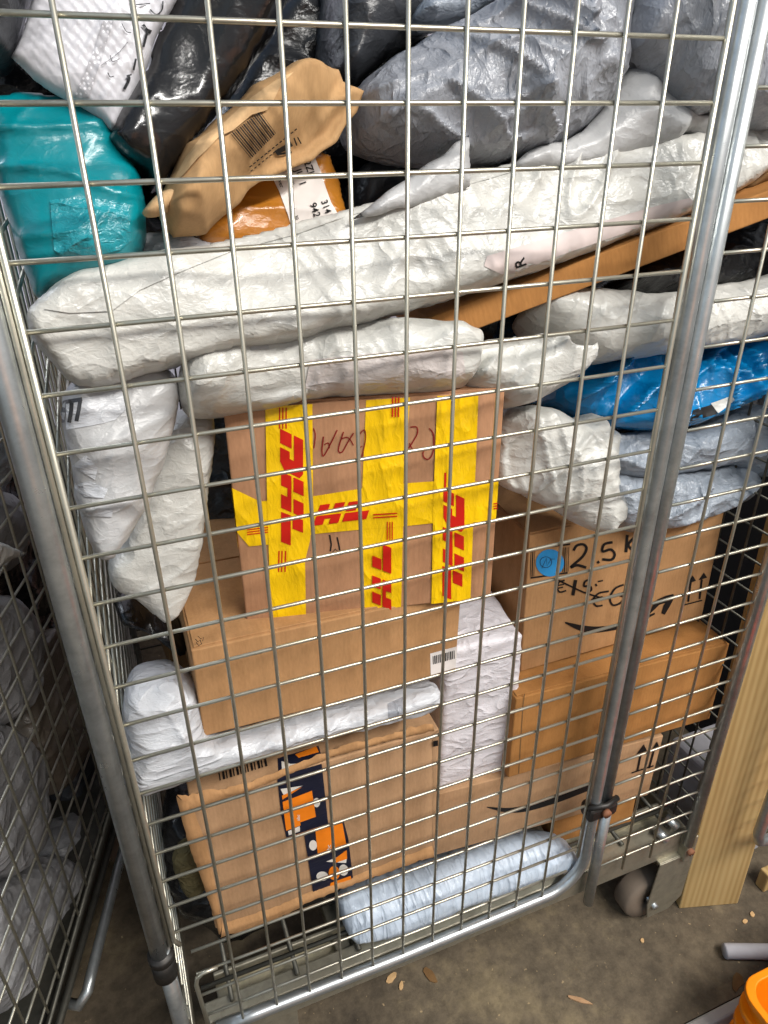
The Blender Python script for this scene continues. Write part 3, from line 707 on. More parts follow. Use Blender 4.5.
E_.poly('tape_scrap', cE((245, 850), (380, 815), (438, 800), (442, 822), (330, 846)), M['paper'], .0008)
F_ = Carton('cardboard_box', 'orange-brown unmarked carton beneath the 2.5 k carton', QF, M['card2'])
F_.strokes('edge_crease', [(cE((125, 990), (118, 1040), (95, 1400)), 1.0)], M['carddark'], .0004)
G_ = Carton('cardboard_box', 'lowest long carton with black smile print, under the orange-brown carton', QG, M['card3'], flaps=False)
cG = lambda *p: S(p, (420, 680), 4.267); cG2 = lambda *p: S(p, (560, 740), 5.12)
mb = MB(); up = curve_pts(cG((285, 539), (380, 544), (470, 528), (600, 486), (720, 442)), 6); lo = curve_pts(cG((285, 542), (360, 562), (450, 560), (590, 520), (720, 470)), 6); n = len(up); f_ = G_.fn(.0008)
mb.add([f_(*p) for p in up] + [f_(*p) for p in lo], [(i, n + i, n + i + 1, i + 1) for i in range(n - 1)]); mb.build('smile_logo', M['ink'], G_.root, local=True)
up_arrows(G_, [(cG2((395, 157), (414, 65)), cG2((390, 72), (444, 54), (428, 20))), (cG2((455, 142), (480, 50)), cG2((464, 58), (510, 40), (495, 5))), cG2((365, 167), (478, 130))])
H_ = Carton('cardboard_box', 'small amber carton at the floor of the cage beside the pale blue bag', QH, M['card2'], flaps=False)
I_ = Carton('flat_cardboard_box', 'long flat carton sloping up under the long white bag', QI, M['card2'], flaps=False)
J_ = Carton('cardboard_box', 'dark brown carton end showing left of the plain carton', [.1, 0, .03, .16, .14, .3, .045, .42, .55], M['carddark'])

# ================================================================== BAGS
W_ = 'bag'
# long white bag
L = bag('mailing_bag', 'long white mailing bag stretched right across the cage', W_, [(27, 316), (60, 287), (120, 266), (200, 252), (300, 226), (380, 205), (460, 180), (520, 165), (600, 152), (690, 140), (775, 128), (775, 160), (740, 190), (700, 212), (640, 233), (560, 262), (500, 283), (430, 304), (330, 333), (230, 352), (150, 372), (100, 388), (70, 384), (45, 355), (30, 335)],
          .075, .042, .06, M['white'], 24, p=3.6, Rd=.036, seed=11, amp=.65, c=.055, ang=.25, ridge=.003, rs=30, rst=3, rang=1.1)
decal(L, 'flap', [(44, 309), (66, 288), (124, 267), (205, 253), (300, 228), (385, 206), (462, 181), (520, 167), (512, 172), (460, 187), (430, 196), (400, 203), (355, 213), (297, 234), (230, 252), (180, 272), (140, 290), (112, 311), (70, 313)], M['white'], .0016)
decal(L, 'shipping_label', [(484, 266), (487, 256), (540, 240), (600, 222), (660, 205), (690, 198), (700, 207), (640, 228), (570, 252), (505, 276)], M['pinkpaper'], .0010, label='pale pink address strip')
mb = text_mb('R', (527, 266), (-.35, -1), 11, lambda u, v: on_surface(L, u, v, .0018)); mb.build('printed_letter', M['ink'], L)
# row of two white bags on the taped box
M1 = bag('mailing_bag', 'crinkled white bag on the left half of the yellow taped box', W_, [(178, 372), (190, 355), (230, 340), (300, 331), (390, 322), (440, 326), (474, 340), (472, 386), (440, 392), (380, 393), (310, 394), (300, 400), (250, 407), (205, 413), (182, 408)],
         .060, .045, .10, M['white'], 32, seed=21, amp=.9, c=.04, ang=1.0, st=1.5, ridge=.003, rs=32)
decal(M1, 'shipping_label', [(310, 360), (380, 352), (450, 349), (463, 352), (466, 378), (445, 386), (380, 390), (318, 391), (305, 388)], M['pinkwhite'], .0012, label='smooth pinkish label sheet')
decal(M1, 'sticker', [(250, 343), (268, 341), (269, 349), (251, 350)], M['lgrey'], .0010)
M2 = bag('mailing_bag', 'small crumpled white bag at the right end of the taped box', W_, [(455, 350), (480, 340), (525, 337), (552, 344), (574, 356), (578, 368), (570, 382), (548, 394), (525, 404), (508, 405), (500, 396), (470, 392), (460, 380)],
         .055, .04, .08, M['white'], 30, seed=22, amp=1.5, c=.03, ridge=.004, rs=40)
# left bags
N = bag('mailing_bag', 'white bag with clear window pressed against the left wire side', W_, [(58, 400), (75, 378), (110, 372), (150, 364), (176, 372), (180, 400), (172, 440), (155, 490), (135, 530), (110, 560), (95, 556), (85, 535), (76, 500), (68, 455)],
        .062, .04, .05, M['lgrey'], 12, seed=23, amp=.9, c=.045, ang=.5, ridge=.003, rs=30, rst=5, rang=.2)
decal(N, 'clear_window', [(66, 402), (90, 397), (128, 388), (127, 408), (115, 420), (100, 424), (66, 430)], M['white2'], .0010, label='clear window showing white paper')
strokes_on(N, 'printed_marks', [(S([(100, 95), (98, 140), (93, 180)], (40, 380), 4.267), 5), (S([(135, 88), (133, 130), (124, 182)], (40, 380), 4.267), 4), (S([(172, 82), (165, 130), (155, 176)], (40, 380), 4.267), 4), (S([(95, 95), (180, 82)], (40, 380), 4.267), 4)], M['dgrey'], .0016)
for q in ([(72, 466), (86, 455), (98, 468), (95, 480)], [(72, 486), (90, 481), (108, 489), (104, 498), (85, 497)], [(80, 516), (98, 508), (113, 510), (112, 517)]):
    decal(N, 'film_tear', q, M['white2'], .0020)
O = bag('mailing_bag', 'white bag hanging point down beside the taped box', W_, [(150, 450), (175, 410), (212, 412), (214, 440), (208, 500), (200, 560), (192, 590), (172, 618), (160, 620), (140, 600), (112, 585), (106, 565), (125, 540)],
        .115, .035, .06, M['white'], 10, p=2.6, seed=24, amp=.6, c=.06, ang=-.5, ridge=.003)
GG = bag('mailing_bag', 'small white bag corner between the teal bag and the long white bag', W_, [(108, 290), (118, 262), (138, 234), (168, 232), (200, 240), (240, 250), (200, 275), (140, 290)], .12, .03, .08, M['white2'], 20, seed=25)
P_ = bag('mailing_bag', 'white bag squeezed between plain carton and torn carton', W_, [(121, 700), (128, 682), (150, 673), (180, 672), (200, 690), (208, 738), (260, 726), (330, 708), (400, 690), (437, 680), (436, 700), (425, 711), (380, 722), (330, 735), (270, 752), (210, 770), (165, 784), (142, 792), (132, 780), (128, 745)],
         .052, .04, .12, M['white2'], 22, p=2.4, seed=26, amp=.6, c=.05, ang=.3, ridge=.0035, rs=34, rst=4, rang=.9)
decal(P_, 'grey_patch', S([(295, 735), (385, 695), (385, 790), (300, 810)], (330, 560), 5.12), M['grey'], .0010)
Q_ = bag('mailing_bag', 'pale blue padded bag lowest in the cage above the gate rail', W_, [(337, 895), (400, 875), (440, 862), (480, 848), (530, 832), (560, 834), (575, 855), (577, 866), (560, 874), (520, 888), (470, 905), (410, 932), (360, 946), (348, 935), (342, 915)],
         .050, .032, .12, M['blueish'], 40, seed=27, amp=.6, c=.05, ang=1.2, st=1.0, ridge=.0018, rs=60, rst=6, rang=1.45)
# right side
Rr = bag('mailing_bag', 'white bag resting on the left end of the 2.5 k carton', W_, [(498, 408), (545, 404), (572, 420), (584, 419), (593, 411), (600, 425), (608, 430), (609, 460), (606, 480), (625, 500), (618, 515), (602, 534), (585, 528), (562, 514), (530, 498), (500, 484), (494, 450)],
         .070, .045, .09, M['white'], 18, seed=28, amp=1.2, c=.04, ang=.8, ridge=.004, rs=34, rst=4)
S2 = bag('mailing_bag', 'lower grey bag lying on the right half of the 2.5 k carton', W_, [(596, 470), (650, 474), (700, 470), (745, 460), (752, 480), (742, 502), (700, 520), (660, 530), (622, 532), (604, 515)], .100, .035, .1, M['bgrey'], 22, seed=29, amp=1.3, c=.035, ridge=.003, ang=.4)
S1 = bag('mailing_bag', 'upper light grey bag under the bright blue bag', W_, [(585, 440), (640, 430), (690, 432), (732, 412), (752, 400), (764, 440), (768, 472), (756, 480), (742, 464), (700, 470), (650, 480), (600, 472)], .110, .035, .1, M['bgrey'], 25, seed=30, amp=1.2, c=.035, ridge=.003, ang=-.2)
T = bag('plastic_bag', 'bright blue plastic bag bunched up at the right', W_, [(558, 384), (578, 364), (610, 352), (700, 346), (775, 336), (790, 345), (768, 370), (740, 398), (700, 424), (650, 432), (600, 424), (560, 405)], .135, .04, .1, M['blue'], 25, seed=32, amp=1.8, c=.04, ridge=.008, rs=30, ang=.6)
decal(T, 'printed_strip', S([(320, 420), (440, 385), (480, 440), (300, 490)], (640, 340), 6), M['ink'], .0012)
decal(T, 'white_strip', S([(425, 380), (550, 335), (570, 360), (470, 440)], (640, 340), 6), M['white'], .0016)
U = bag('mailing_bag', 'white bag running off behind the gate tubes above the blue bag', W_, [(528, 305), (552, 288), (600, 290), (640, 298), (700, 288), (760, 278), (800, 268), (806, 322), (760, 338), (700, 349), (650, 353), (600, 364), (575, 352), (545, 330)], .095, .045, .1, M['white'], 28, seed=33, amp=.8, c=.05, ang=-.2, ridge=.0035, rs=36, rst=4, rang=1.2)
V = bag('plastic_bag', 'black plastic bag under the sloping flat carton', W_, [(596, 290), (640, 262), (690, 242), (740, 222), (800, 196), (806, 270), (760, 282), (700, 292), (672, 305), (655, 296), (620, 298)], .14, .04, .1, M['black'], 25, seed=34, amp=1.2)
Wg = bag('mailing_bag', 'big grey bag at the top middle of the load', W_, [(350, 118), (356, 85), (388, 60), (430, 34), (480, 12), (540, -35), (630, -40), (622, 10), (614, 50), (606, 85), (598, 112), (570, 140), (520, 160), (470, 167), (435, 164), (395, 158), (362, 146)], .125, .070, .12, M['grey'], 15, seed=35, amp=.55, c=.055, ang=.5, st=1.3, ridge=.013, rs=30, rst=3, rang=-.6)
X_ = bag('mailing_bag', 'light grey flat bag between big grey bag and long white bag', W_, [(508, 168), (530, 150), (575, 138), (604, 110), (622, 72), (640, 64), (668, 90), (692, 116), (706, 114), (714, 134), (706, 140), (690, 128), (668, 146), (640, 152), (600, 160), (560, 168)], .085, .02, .06, M['lgrey'], 22, seed=36, amp=.8, c=.05)
Y_ = bag('mailing_bag', 'grey bag in the top right corner behind the gate tubes', W_, [(628, 45), (632, 0), (640, -50), (720, -60), (800, -60), (800, 118), (760, 132), (735, 120), (712, 112), (692, 118), (664, 92), (640, 64)], .09, .05, .1, M['grey'], 15, p=3, Rd=.06, seed=37, amp=.6, c=.06, ridge=.003)
AA = bag('mailing_bag', 'pale grey bag corner standing up behind the long white bag', W_, [(352, 220), (372, 202), (402, 180), (440, 156), (468, 134), (471, 165), (470, 186), (430, 202)], .05, .010, .015, M['lgrey'], 18, seed=38, amp=.6, smooth=0, c=.05)
BB = bag('mailing_bag', 'dark grey bag at the top behind the big grey bag', W_, [(325, 92), (322, 20), (330, -40), (500, -40), (492, 0), (440, 25), (400, 50), (362, 78), (345, 92)], .22, .05, .1, M['dgrey'], 15, seed=39)
CC = bag('mailing_bag', 'mid grey bag edge at the very top above the big grey bag', W_, [(410, 15), (440, -20), (470, -45), (560, -45), (530, -20), (480, 10), (450, 24), (425, 26)], .17, .02, .06, M['bgrey'], 15, seed=40)
DD = bag('mailing_bag', 'dark grey bag in the gap right of the amber parcel', W_, [(348, 215), (352, 170), (400, 150), (450, 160), (448, 176), (400, 200), (360, 222)], .2, .04, .1, M['dgrey'], 18, seed=41)
# kraft bag
_cr = [tuple(q) for q in S([(150, 810), (215, 700), (268, 600), (280, 500), (330, 415), (430, 345), (520, 268), (590, 250), (640, 150), (720, 75)], (130, 50), 4.267)]
def crease(P, pl, d):
    C_ = np.array([pl.px(*q) for q in _cr]); dd = np.full(len(P), 1e9)
    for a, b in zip(C_[:-1], C_[1:]):
        ab = b - a; t = np.clip(((P - a) @ ab) / (ab @ ab), 0, 1); e = P - a - t[:, None] * ab; dd = np.minimum(dd, np.sqrt((e * e).sum(1)))
    return .026 * np.maximum(0, 1 - dd / .034) - .008
EE = bag('paper_bag', 'crumpled kraft paper bag with a printed barcode', W_, [(155, 214), (163, 190), (185, 146), (222, 116), (250, 88), (288, 66), (318, 62), (338, 68), (343, 80), (363, 92), (357, 112), (336, 140), (312, 160), (288, 170), (258, 182), (238, 205), (206, 234), (172, 238), (160, 222)],
           .080, .032, .05, M['kraft'], 15, p=1.4, extra=crease, seed=42, amp=1.2, c=.06, ang=.7, st=1.3, ridge=.002, smooth=0)
decal(EE, 'lit_fold', S([(175, 575), (235, 460), (300, 375), (405, 305), (520, 200), (620, 130), (700, 92), (645, 150), (612, 215), (585, 256), (520, 276), (440, 342), (380, 370), (330, 422), (285, 465), (230, 530)], (130, 50), 4.267), M['kraftlit'], .003)  # lighter band: light from above put into the colour of the upper face
bag('bag_mouth', None, None, S([(42, 685), (80, 640), (150, 600), (250, 580), (262, 605), (200, 660), (150, 700), (100, 714), (60, 712)], (130, 50), 4.267), .040, .010, .008, M['kraftlit'], 15, seed=43, amp=.3, smooth=1, parent=EE)
cK = lambda *p: S(p, (130, 50), 4.267)
ss = []
for k in range(17):
    t = k / 16; a = np.array((430, 357)) * (1 - t) + np.array((553, 262)) * t; b = np.array((518, 463)) * (1 - t) + np.array((622, 357)) * t
    ss.append((cK(tuple(a), tuple(b)), (.6, 1.3, .8, 1.6)[k % 4]))
strokes_on(EE, 'barcode', ss, M['ink'], .0022)
ss = [(cK((510 + 16 * k, 500 - 13 * k), (520 + 16 * k, 492 - 13 * k)), 1.2) for k in range(13)] + [(cK((515 + 16 * k, 518 - 13 * k), (524 + 16 * k, 511 - 13 * k)), 1.0) for k in range(8)] + [(cK((622, 440), (690, 400)), 5), (cK((630, 446), (690, 436)), 2), (cK((700, 375), (712, 408)), 1.4), (cK((715, 372), (730, 400)), 1.2)]
strokes_on(EE, 'printed_text', ss, M['ink'], .0022)
FF = bag('padded_envelope', 'amber brown parcel with white address label tucked under the paper bag', 'parcel', [(194, 250), (198, 225), (225, 190), (255, 172), (290, 158), (326, 152), (334, 172), (340, 195), (348, 222), (330, 240), (290, 246), (240, 256)], .13, .025, .06, M['amber'], 20, p=2.5, seed=44, amp=.5, c=.06)
decal(FF, 'address_label', [(267, 167), (314, 155), (320, 170), (326, 188), (331, 202), (341, 219), (325, 232), (297, 246), (288, 215), (279, 191)], M['paper'], .0010, label='white address label')
mb = MB(); fn = lambda u, v: on_surface(FF, u, v, .0020)
for t, o_, h in (('62ZL', (302, 157), 7), ('L JU 1', (292, 163), 7), ('over', (277, 178), 4), ('3141', (321, 201), 6.5), ('942', (309.5, 204), 7), ('Jan', (291, 180), 3), ('L. - 30', (292, 209), 3.2)):
    text_mb(t, o_, (.34, .94), h, fn, mb)
mb.build('printed_text', M['ink'], FF)
# teal, mailer, black parcels
HH = bag('plastic_bag', 'teal plastic wrapped bag at the upper left', W_, [(-18, 105), (30, 98), (78, 102), (108, 120), (140, 178), (148, 212), (145, 248), (128, 272), (90, 284), (60, 290), (38, 304), (20, 262), (4, 210), (-12, 150)], .105, .06, .1, M['teal'], 12, p=3.2, Rd=.06, seed=45, amp=.7, c=.06, ridge=.003, rs=40)
decal(HH, 'clear_pouch', [(50, 200), (78, 197), (110, 200), (128, 204), (132, 240), (120, 250), (70, 262), (54, 250)], plastic('clear teal film', (30, 140, 152), .26, .8, .6, scale=60, coat=.1), .0018, label='clear document pouch')
bub = lambda P, pl, d: .0016 * (np.cos(P[:, 0] * 2 * math.pi / .0085) * np.cos(P[:, 1] * 2 * math.pi / .0098 ) )
II = bag('bubble_mailer', 'white bubble mailer with dark animal prints at the top left', 'envelope', [(13, 58), (28, 10), (48, -50), (195, -50), (178, 0), (160, 32), (140, 80), (116, 132), (70, 102), (32, 78)], .085, .02, .03, M['bubble'], 12, p=2.4, seed=46, amp=.4, c=.06, smooth=0, extra=bub, step=.0028)
decal(II, 'tear_strip', S([(470, 88), (485, 88), (380, 415), (315, 418), (390, 240), (440, 90)], (0, 0), 4.267), M['dots'], .0012)
zz = lambda *p: S(p, (0, 0), 4.267)
strokes_on(II, 'animal_print', [(zz((610, 105), (632, 135)), 3), (zz((628, 130), (645, 138)), 4), (zz((630, 132), (612, 200)), 2.4), (zz((545, 320), (550, 340), (530, 380)), 3), (zz((540, 325), (562, 318)), 1.5), (zz((580, 250), (570, 300)), 2), (zz((640, 40), (668, 62), (692, 40), (695, 5)), 1.4), (zz((460, 310), (470, 328), (485, 325)), 1.0), (zz((470, 235), (480, 262), (510, 250)), .7), (zz((520, 100), (540, 135), (560, 138)), .8), (zz((430, 280), (500, 230), (545, 180)), .5), (zz((580, 20), (640, 15)), 1)], M['dgrey'], .0022, True)
JJ = bag('wrapped_parcel', 'long black plastic wrapped parcel slanting at the top left', 'parcel', [(104, 150), (112, 128), (140, 82), (160, 35), (180, -50), (310, -50), (285, 10), (258, 60), (225, 105), (190, 150), (162, 190), (150, 192), (142, 178), (122, 170)], .115, .055, .10, M['blackwrap'], 12, p=3.5, seed=47, amp=.6, c=.05, ang=1.1, st=2.0, ridge=.002, smooth=0)
KK = bag('plastic_bag', 'dark shiny bag in the far top left corner beside the bubble mailer', W_, [(-60, 50), (-60, -40), (40, -50), (25, 10), (14, 52), (2, 64), (-20, 66)], .085, .04, .08, M['dgrey'], 12, seed=48, amp=1.2, c=.03)
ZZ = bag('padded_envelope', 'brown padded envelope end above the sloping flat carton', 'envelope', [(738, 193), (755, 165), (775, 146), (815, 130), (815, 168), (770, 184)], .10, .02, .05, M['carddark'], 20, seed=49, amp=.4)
# black fillers added to darken gaps between parcels; the left low bag is real
for nm, lb, ol, y in [('upper left', 'added black filler darkening the gap below the bubble mailer beside the teal bag', [(-60, 120), (-60, 40), (60, 50), (130, 100), (200, 120), (200, 230), (140, 240), (100, 180)], .21),
                      ('upper mid', 'added black filler darkening the gap behind the kraft paper bag', [(180, 260), (200, 120), (260, 30), (300, -40), (420, -40), (430, 120), (420, 220), (330, 260)], .29),
                      ('left mid', 'added black filler darkening the narrow gap left of the taped box', [(150, 630), (170, 420), (240, 400), (290, 420), (290, 600), (230, 640)], .36),
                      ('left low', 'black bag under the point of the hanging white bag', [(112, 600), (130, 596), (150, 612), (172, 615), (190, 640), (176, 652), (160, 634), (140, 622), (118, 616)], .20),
                      ('centre right', 'added black filler darkening the gap behind the white bag on the 2.5 k carton', [(490, 540), (495, 390), (560, 370), (700, 350), (790, 360), (770, 470), (640, 500), (560, 540)], .29),
                      ('mid', 'added black filler darkening the gap between the sloping flat carton and the white bags', [(400, 350), (410, 270), (480, 250), (560, 250), (600, 300), (560, 350)], .26),
                      ('top right', 'added black filler darkening the gap behind the light grey flat bag', [(420, 240), (440, 130), (600, 40), (740, 20), (790, 150), (700, 230), (560, 260)], .30)]:
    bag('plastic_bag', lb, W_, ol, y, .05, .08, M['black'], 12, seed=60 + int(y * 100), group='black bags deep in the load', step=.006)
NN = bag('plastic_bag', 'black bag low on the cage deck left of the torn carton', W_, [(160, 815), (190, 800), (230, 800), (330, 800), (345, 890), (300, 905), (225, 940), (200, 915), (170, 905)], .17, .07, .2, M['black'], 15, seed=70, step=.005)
MM = bag('cloth_roll', 'olive cloth roll standing behind the torn carton at lower left', 'cloth', [(170, 862), (178, 845), (198, 838), (214, 850), (212, 880), (196, 896), (184, 894)], .09, .02, .03, M['olive'], 15, seed=71, amp=.4)

# ================================================================== NEIGHBOURING CAGE, LEFT
a0 = np.array([-.179, .157]); a1 = np.array([-.077, .496]); dr = (a1 - a0) / np.linalg.norm(a1 - a0); nr = np.array([dr[1], -dr[0]])   # nr points to the right/front
def NP(s, z, off=0): q = a0 + dr * s + nr * off; return (q[0], q[1], z)
c2 = empty('roll_cage', NP(.35, 0, -.35), 'second wire roll cage standing left with dim bags inside', 'roll cage', 'wire roll cages')
f = MB(); f.tube([NP(-.42, 1.7, -.02), NP(-.42, .23, -.02), NP(.45, .23, -.02), NP(.45, 1.7, -.02)], .011, 12); f.tube([NP(-.42, .205, -.012), NP(.45, .205, -.012)], .006, 10)
n_g = f.build('side_gate', M['shadewire'], c2, True)
f = MB()
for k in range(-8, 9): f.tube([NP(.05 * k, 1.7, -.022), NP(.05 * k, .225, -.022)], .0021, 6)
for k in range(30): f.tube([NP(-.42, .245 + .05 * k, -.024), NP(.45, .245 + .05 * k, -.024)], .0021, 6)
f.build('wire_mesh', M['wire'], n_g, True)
f = MB(); f.tube([NP(.0, .165, -.03), NP(-.012, .175, .0), NP(.0, .19, .012), NP(.02, .196, .013), NP(.2, .2, .012), NP(.45, .2, .012)], .0085, 12); f.build('lower_bar', M['galv'], c2, True)
f = MB()
for sx in (-.44, .46):
    for o_ in (-.04, -.75): f.tube([NP(sx, .1, o_), NP(sx, 1.75, o_)], .014, 12)
f.tube([NP(-.44, 1.75, -.04), NP(.46, 1.75, -.04), NP(.46, 1.75, -.75), NP(-.44, 1.75, -.75), NP(-.44, 1.75, -.04)], .012, 10); f.build('post_frame', M['galv'], c2, True)
f = MB()
v = [NP(-.45, .16, -.03), NP(.47, .16, -.03), NP(.47, .16, -.76), NP(-.45, .16, -.76), NP(-.45, .21, -.03), NP(.47, .21, -.03), NP(.47, .21, -.76), NP(-.45, .21, -.76)]
f.add(v, [(3, 2, 1, 0), (4, 5, 6, 7), (0, 1, 5, 4), (1, 2, 6, 5), (2, 3, 7, 6), (3, 0, 4, 7)]); f.build('base_frame', M['shadewire'], c2, bevel=.004)
f = MB()
for s_ in (-.36, .40):
    for o_ in (-.08, -.7):
        f = MB()
        f.tube([NP(s_, .06, o_ - .015), NP(s_, .06, o_ + .015)], .06, 20)
        v = [NP(s_ - .03, .07, o_ - .02), NP(s_ + .03, .07, o_ - .02), NP(s_ + .03, .07, o_ + .02), NP(s_ - .03, .07, o_ + .02)]; f.add(v + [(a, b, .165) for a, b, _ in v], [(0, 3, 2, 1), (4, 5, 6, 7), (0, 1, 5, 4), (1, 2, 6, 5), (2, 3, 7, 6), (3, 0, 4, 7)])
        f.build('caster', M['rubber'], c2)
def nbag(label, outline, off, mat, seed, tf=.04, tb=.1, name='mailing_bag', amp=1.0, **k):
    pl = Plane(NP(.3, .8, -off), (nr[0], nr[1], .0)); 
    return bag(name, label, W_, outline, 0, tf, tb, mat, seed=seed, amp=amp, plane=pl, clamp=False, step=.005, **k)
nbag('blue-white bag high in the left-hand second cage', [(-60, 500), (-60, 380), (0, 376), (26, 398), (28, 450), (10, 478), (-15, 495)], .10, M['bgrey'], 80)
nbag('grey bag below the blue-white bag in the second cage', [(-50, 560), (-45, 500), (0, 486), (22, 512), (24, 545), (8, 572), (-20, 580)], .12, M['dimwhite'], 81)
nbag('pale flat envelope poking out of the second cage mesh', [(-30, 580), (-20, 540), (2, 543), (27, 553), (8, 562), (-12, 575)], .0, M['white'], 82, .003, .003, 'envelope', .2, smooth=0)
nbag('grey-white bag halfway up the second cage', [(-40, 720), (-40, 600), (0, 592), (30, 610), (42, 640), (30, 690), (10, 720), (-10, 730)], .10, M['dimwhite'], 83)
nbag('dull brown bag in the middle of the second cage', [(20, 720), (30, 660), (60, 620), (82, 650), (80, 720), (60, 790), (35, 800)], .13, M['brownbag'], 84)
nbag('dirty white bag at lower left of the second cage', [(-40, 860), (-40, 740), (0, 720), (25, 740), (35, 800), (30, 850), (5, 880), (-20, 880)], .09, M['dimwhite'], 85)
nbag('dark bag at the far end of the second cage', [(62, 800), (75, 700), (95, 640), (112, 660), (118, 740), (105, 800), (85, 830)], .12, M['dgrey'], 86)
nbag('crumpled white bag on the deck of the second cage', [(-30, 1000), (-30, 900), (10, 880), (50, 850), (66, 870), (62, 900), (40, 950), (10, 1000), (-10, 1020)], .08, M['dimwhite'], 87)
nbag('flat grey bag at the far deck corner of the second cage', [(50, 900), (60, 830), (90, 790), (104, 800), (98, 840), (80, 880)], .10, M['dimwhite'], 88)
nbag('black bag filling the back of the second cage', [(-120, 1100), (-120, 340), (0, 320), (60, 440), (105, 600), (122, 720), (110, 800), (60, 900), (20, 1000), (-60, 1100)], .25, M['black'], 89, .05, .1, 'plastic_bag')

# ================================================================== RIGHT SIDE OF THE PICTURE
bl = at_z(679, 909, 0); br = at_z(738, 904, 0)
ex = (br - bl); ex = ex / np.linalg.norm(ex); wB = np.linalg.norm(br - bl)
ezb = np.array([-.012, .022, 1.0]); ezb /= np.linalg.norm(ezb); eyb = np.cross(ezb, ex)
mb = MB()
pt = lambda a, b, c: tuple(bl + ex * a + eyb * b + ezb * c)
vv = [pt(0, 0, 0), pt(wB, 0, 0), pt(wB, .028, 0), pt(0, .028, 0), pt(0, 0, 1.6), pt(wB, 0, 1.6), pt(wB, .028, 1.6), pt(0, .028, 1.6)]
mb.add(vv, [(3, 2, 1, 0), (4, 5, 6, 7), (0, 1, 5, 4), (1, 2, 6, 5), (2, 3, 7, 6), (3, 0, 4, 7)])
tag(mb.build('wooden_board', M['wood'], bevel=.003), 'bare pine board standing upright against the right of the cage', 'board')
# galvanised gate corner at right edge
y3 = -.06; k3 = at_y(753, 846, y3)
gx, gz = k3[0], k3[2]
third = empty('cage_gate', (gx + .3, y3, 0), 'galvanised gate corner of another cage by the pine board', 'cage gate')
f = MB(); f.tube([(gx + .012, y3, 1.5), (gx + .004, y3, gz + .10), (gx + .004, y3, gz + .03), (gx + .012, y3, gz + .008), (gx + .03, y3, gz), (gx + .3, y3, gz - .002), (gx + .62, y3, gz)], .0095, 12); fr = f.build('tube_frame', M['galv'], third, True)
f = MB()
for k in range(1, 12): f.tube([(gx + .05 * k, y3, 1.5), (gx + .05 * k, y3, gz)], .002, 6)
for k in range(1, 25): f.tube([(gx + .004, y3 + .003, gz + .05 * k), (gx + .62, y3 + .003, gz + .05 * k)], .002, 6)
f.build('wire_mesh', M['wire'], fr, True)
f = MB(); f.tube([(gx + .56, y3, 0), (gx + .56, y3, 1.5)], .012, 10); f.build('support_post', M['galv'], third, True)
q = at_z(763, 893, 0)
mb = MB(); mb.box((q[0], q[1], 0), (q[0] + .045, q[1] + .022, .05)); 
tag(mb.build('wood_offcut', M['wood'], bevel=.003), 'short wooden offcut standing at the right behind the gate corner', 'wood')
# foam tube
p0 = at_z(724, 951, .013); p1 = at_z(800, 952, .013)
ft = MB(); dv = (p1 - p0)
ft.tube([tuple(p0 + dv * t * 1.0) for t in (0, .02, .3, .6, 1.0, 1.8)], [.012, .0135, .0135, .0135, .0138, .0135], 16)
tag(ft.build('foam_tube', M['foam'], None, True), 'light grey foam tube lying on the concrete at right', 'tube')
# orange crate
cr = empty('plastic_crate', (1.02, -.42, 0), 'bright orange plastic crate corner by the kerb at bottom right', 'crate')
ct = at_z(770, 976, .16)
cx0, cy1 = ct[0] - .052, ct[1] + .004
def rrect(x0, y0, x1, y1, r, n=6):
    P = []
    for cx, cy, a in ((x1 - r, y1 - r, 0), (x0 + r, y1 - r, math.pi / 2), (x0 + r, y0 + r, math.pi), (x1 - r, y0 + r, 1.5 * math.pi)):
        P += [(cx + r * math.cos(a + math.pi / 2 * i / n), cy + r * math.sin(a + math.pi / 2 * i / n)) for i in range(n + 1)]
    return P
def shell(z0, z1, g0, g1, t=.004):
    mb = MB(); o0 = rrect(cx0 - g0, cy1 - .3 - g0, cx0 + .42 + g0, cy1 + g0, .035); o1 = rrect(cx0 - g1, cy1 - .3 - g1, cx0 + .42 + g1, cy1 + g1, .035); i1 = rrect(cx0 - g1 + t, cy1 - .3 - g1 + t, cx0 + .42 + g1 - t, cy1 + g1 - t, .031); i0 = rrect(cx0 - g0 + t, cy1 - .3 - g0 + t, cx0 + .42 + g0 - t, cy1 + g0 - t, .031)
    n = len(o0); v = [(a, b, z0) for a, b in o0] + [(a, b, z1) for a, b in o1] + [(a, b, z1) for a, b in i1] + [(a, b, z0) for a, b in i0]
    f = [(r * n + i, r * n + (i + 1) % n, ((r + 1) % 4) * n + (i + 1) % n, ((r + 1) % 4) * n + i) for r in range(4) for i in range(n)]
    mb.add(v, f); return mb
mb = shell(-.25, .16, -.012, 0); mb.build('crate_wall', M['orangeplastic'], cr, False, bevel=.001)
for z in (.155, .115, .075, .03): shell(z - .006, z + .006, .008, .008, .012).build('crate_rib', M['orangeplastic'], cr, False, bevel=.002)
mb = MB(); mb.prism(rrect(cx0, cy1 - .3, cx0 + .42, cy1, .03), -.25, -.235, lambda a, b, h: (a, b, h)); mb.build('crate_bottom', M['orangeplastic'], cr)
# grey block seen through the right side mesh
mb = MB(); mb.box((.935, .045, 0), (1.15, .15, .31)); tag(mb.build('concrete_block', M['foam'], bevel=.008), 'pale grey block outside the right mesh side behind the board', 'block')
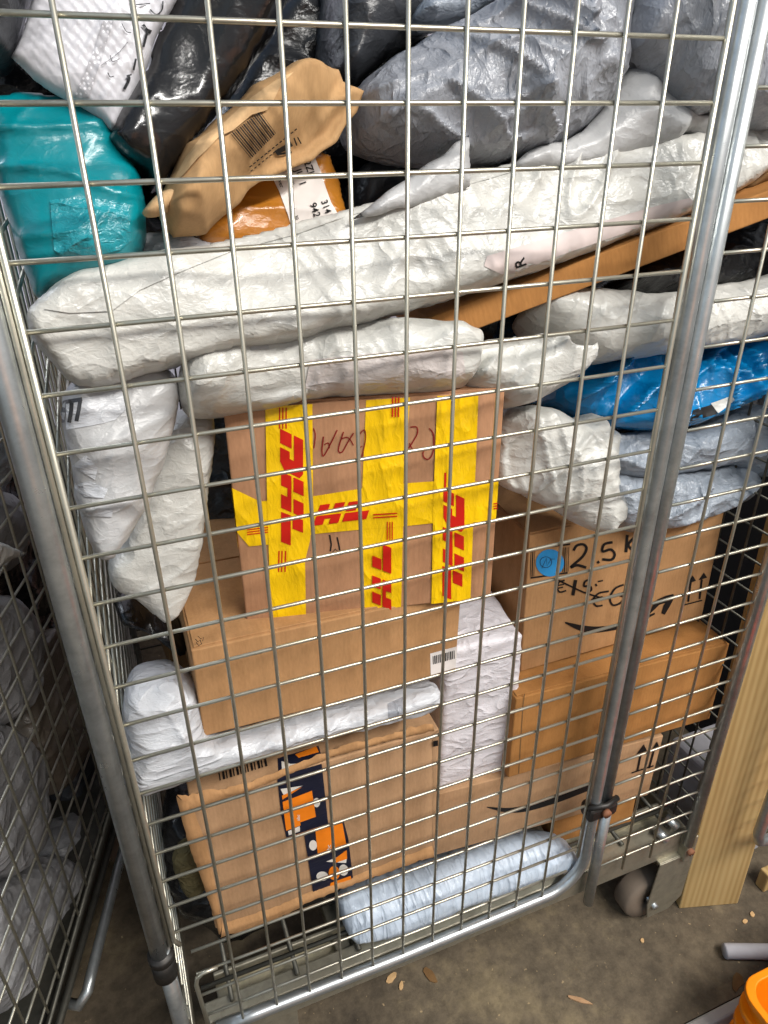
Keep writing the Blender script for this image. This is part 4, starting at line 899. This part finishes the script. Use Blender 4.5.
# debris on the floor
for i, (u, v, L_, w_, a_, lb) in enumerate([(392, 978, .012, .006, .4, 'pale wood chip on the concrete before the gate rail, nearer the cage'), (401, 986, .009, .004, 1.0, 'tiny pale chip just below the larger wood chip'), (430, 976, .018, .008, 1.9, 'brown leaf scrap on the concrete right of the pale chips'),
        (578, 1000, .026, .004, -.7, 'long reddish splinter on the concrete at the bottom centre'), (642, 941, .004, .004, .3, 'small pale stone below the cage caster'), (745, 922, .007, .004, .2, 'white crumb on the concrete beyond the foam tube'), (752, 915, .006, .004, .8, 'white flake on the concrete nearest the wood offcut'), (737, 982, .022, .009, .5, 'brown dirt clump at the kerb edge left of the orange crate')]):
    c = at_z(u, v, 0); rs = np.random.RandomState(i); n = 9
    pts = [(L_ * (.7 + .5 * rs.rand()) * math.cos(2 * math.pi * k / n), w_ * (.7 + .5 * rs.rand()) * math.sin(2 * math.pi * k / n)) for k in range(n)]
    pts = [(c[0] + x * math.cos(a_) - y * math.sin(a_), c[1] + x * math.sin(a_) + y * math.cos(a_)) for x, y in pts]
    mb = MB(); mb.prism(pts, .0003, .0028, lambda a, b, h: (a, b, h)); tag(mb.build(('wood_chip', 'wood_chip', 'leaf_scrap', 'wood_splinter', 'small_stone', 'paper_crumb', 'paper_crumb', 'dirt_clump')[i], M['carddark'] if i in (2, 7) else M['card3'] if i == 3 else M['chip']), lb, 'debris', kind='thing')

# ================================================================== LIGHT
w = bpy.data.worlds.new('world'); SC.world = w; w.use_nodes = True; nt = w.node_tree; bg = nt.nodes['Background']
tc = nt.nodes.new('ShaderNodeTexCoord')
def lobe(d, pw):
    dp = nt.nodes.new('ShaderNodeVectorMath'); dp.operation = 'DOT_PRODUCT'; v = Vector(d).normalized(); dp.inputs[1].default_value = v
    nt.links.new(tc.outputs['Generated'], dp.inputs[0]); mx = nt.nodes.new('ShaderNodeMath'); mx.operation = 'MAXIMUM'; mx.inputs[1].default_value = 0; nt.links.new(dp.outputs['Value'], mx.inputs[0])
    p = nt.nodes.new('ShaderNodeMath'); p.operation = 'POWER'; p.inputs[1].default_value = pw; nt.links.new(mx.outputs[0], p.inputs[0]); return p
def scaled(src, col):
    m_ = nt.nodes.new('ShaderNodeVectorMath'); m_.operation = 'SCALE'; m_.inputs[0].default_value = col; nt.links.new(src.outputs[0], m_.inputs['Scale']); return m_
def addv(a, b):
    m_ = nt.nodes.new('ShaderNodeVectorMath'); m_.operation = 'ADD'; nt.links.new(a.outputs[0], m_.inputs[0])
    if isinstance(b, tuple): m_.inputs[1].default_value = b
    else: nt.links.new(b.outputs[0], m_.inputs[1])
    return m_
k1 = scaled(lobe((.55, -.7, .8), 2.6), (.66, .70, .77)); k2 = scaled(lobe((-1, .1, .75), 5.0), (.45, .68, 1.05)); k3_ = scaled(lobe((.6, -.8, -.3), 2), (.14, .11, .08)); k4 = scaled(lobe((.16, -.98, -.10), 26.0), (.95, .40, .17)); k5 = scaled(lobe((-.72, -.68, .22), 4.0), (.50, .58, .62))
s_ = addv(addv(addv(addv(addv(k1, k2), k3_), k4), k5), (.03, .03, .032))
nt.links.new(s_.outputs[0], bg.inputs['Color']); bg.inputs['Strength'].default_value = 1.0
def area(name, loc, tgt, sx, sy, e, col):
    l = bpy.data.lights.new(name, 'AREA'); l.shape = 'RECTANGLE'; l.size = sx; l.size_y = sy; l.energy = e; l.color = col
    o = bpy.data.objects.new(name, l); COL.objects.link(o); o.location = loc; d = Vector(tgt) - Vector(loc); o.rotation_euler = d.to_track_quat('-Z', 'Y').to_euler(); return o
area('skylight_strip', (1.6, -2.0, 3.3), (.4, .2, .8), 2.8, .2, 220, (1.0, .97, .92))
area('back_wall_fill', (-.75, 1.0, 1.9), (-.1, 1.5, .7), .6, .6, 14, (.82, .9, 1.0))  # added fill lamp that brightens the back wall from the left
vs = SC.view_settings; vs.view_transform = 'Standard'; vs.look = 'None'; vs.gamma = 1; vs.use_curve_mapping = False; vs.exposure = -0.15
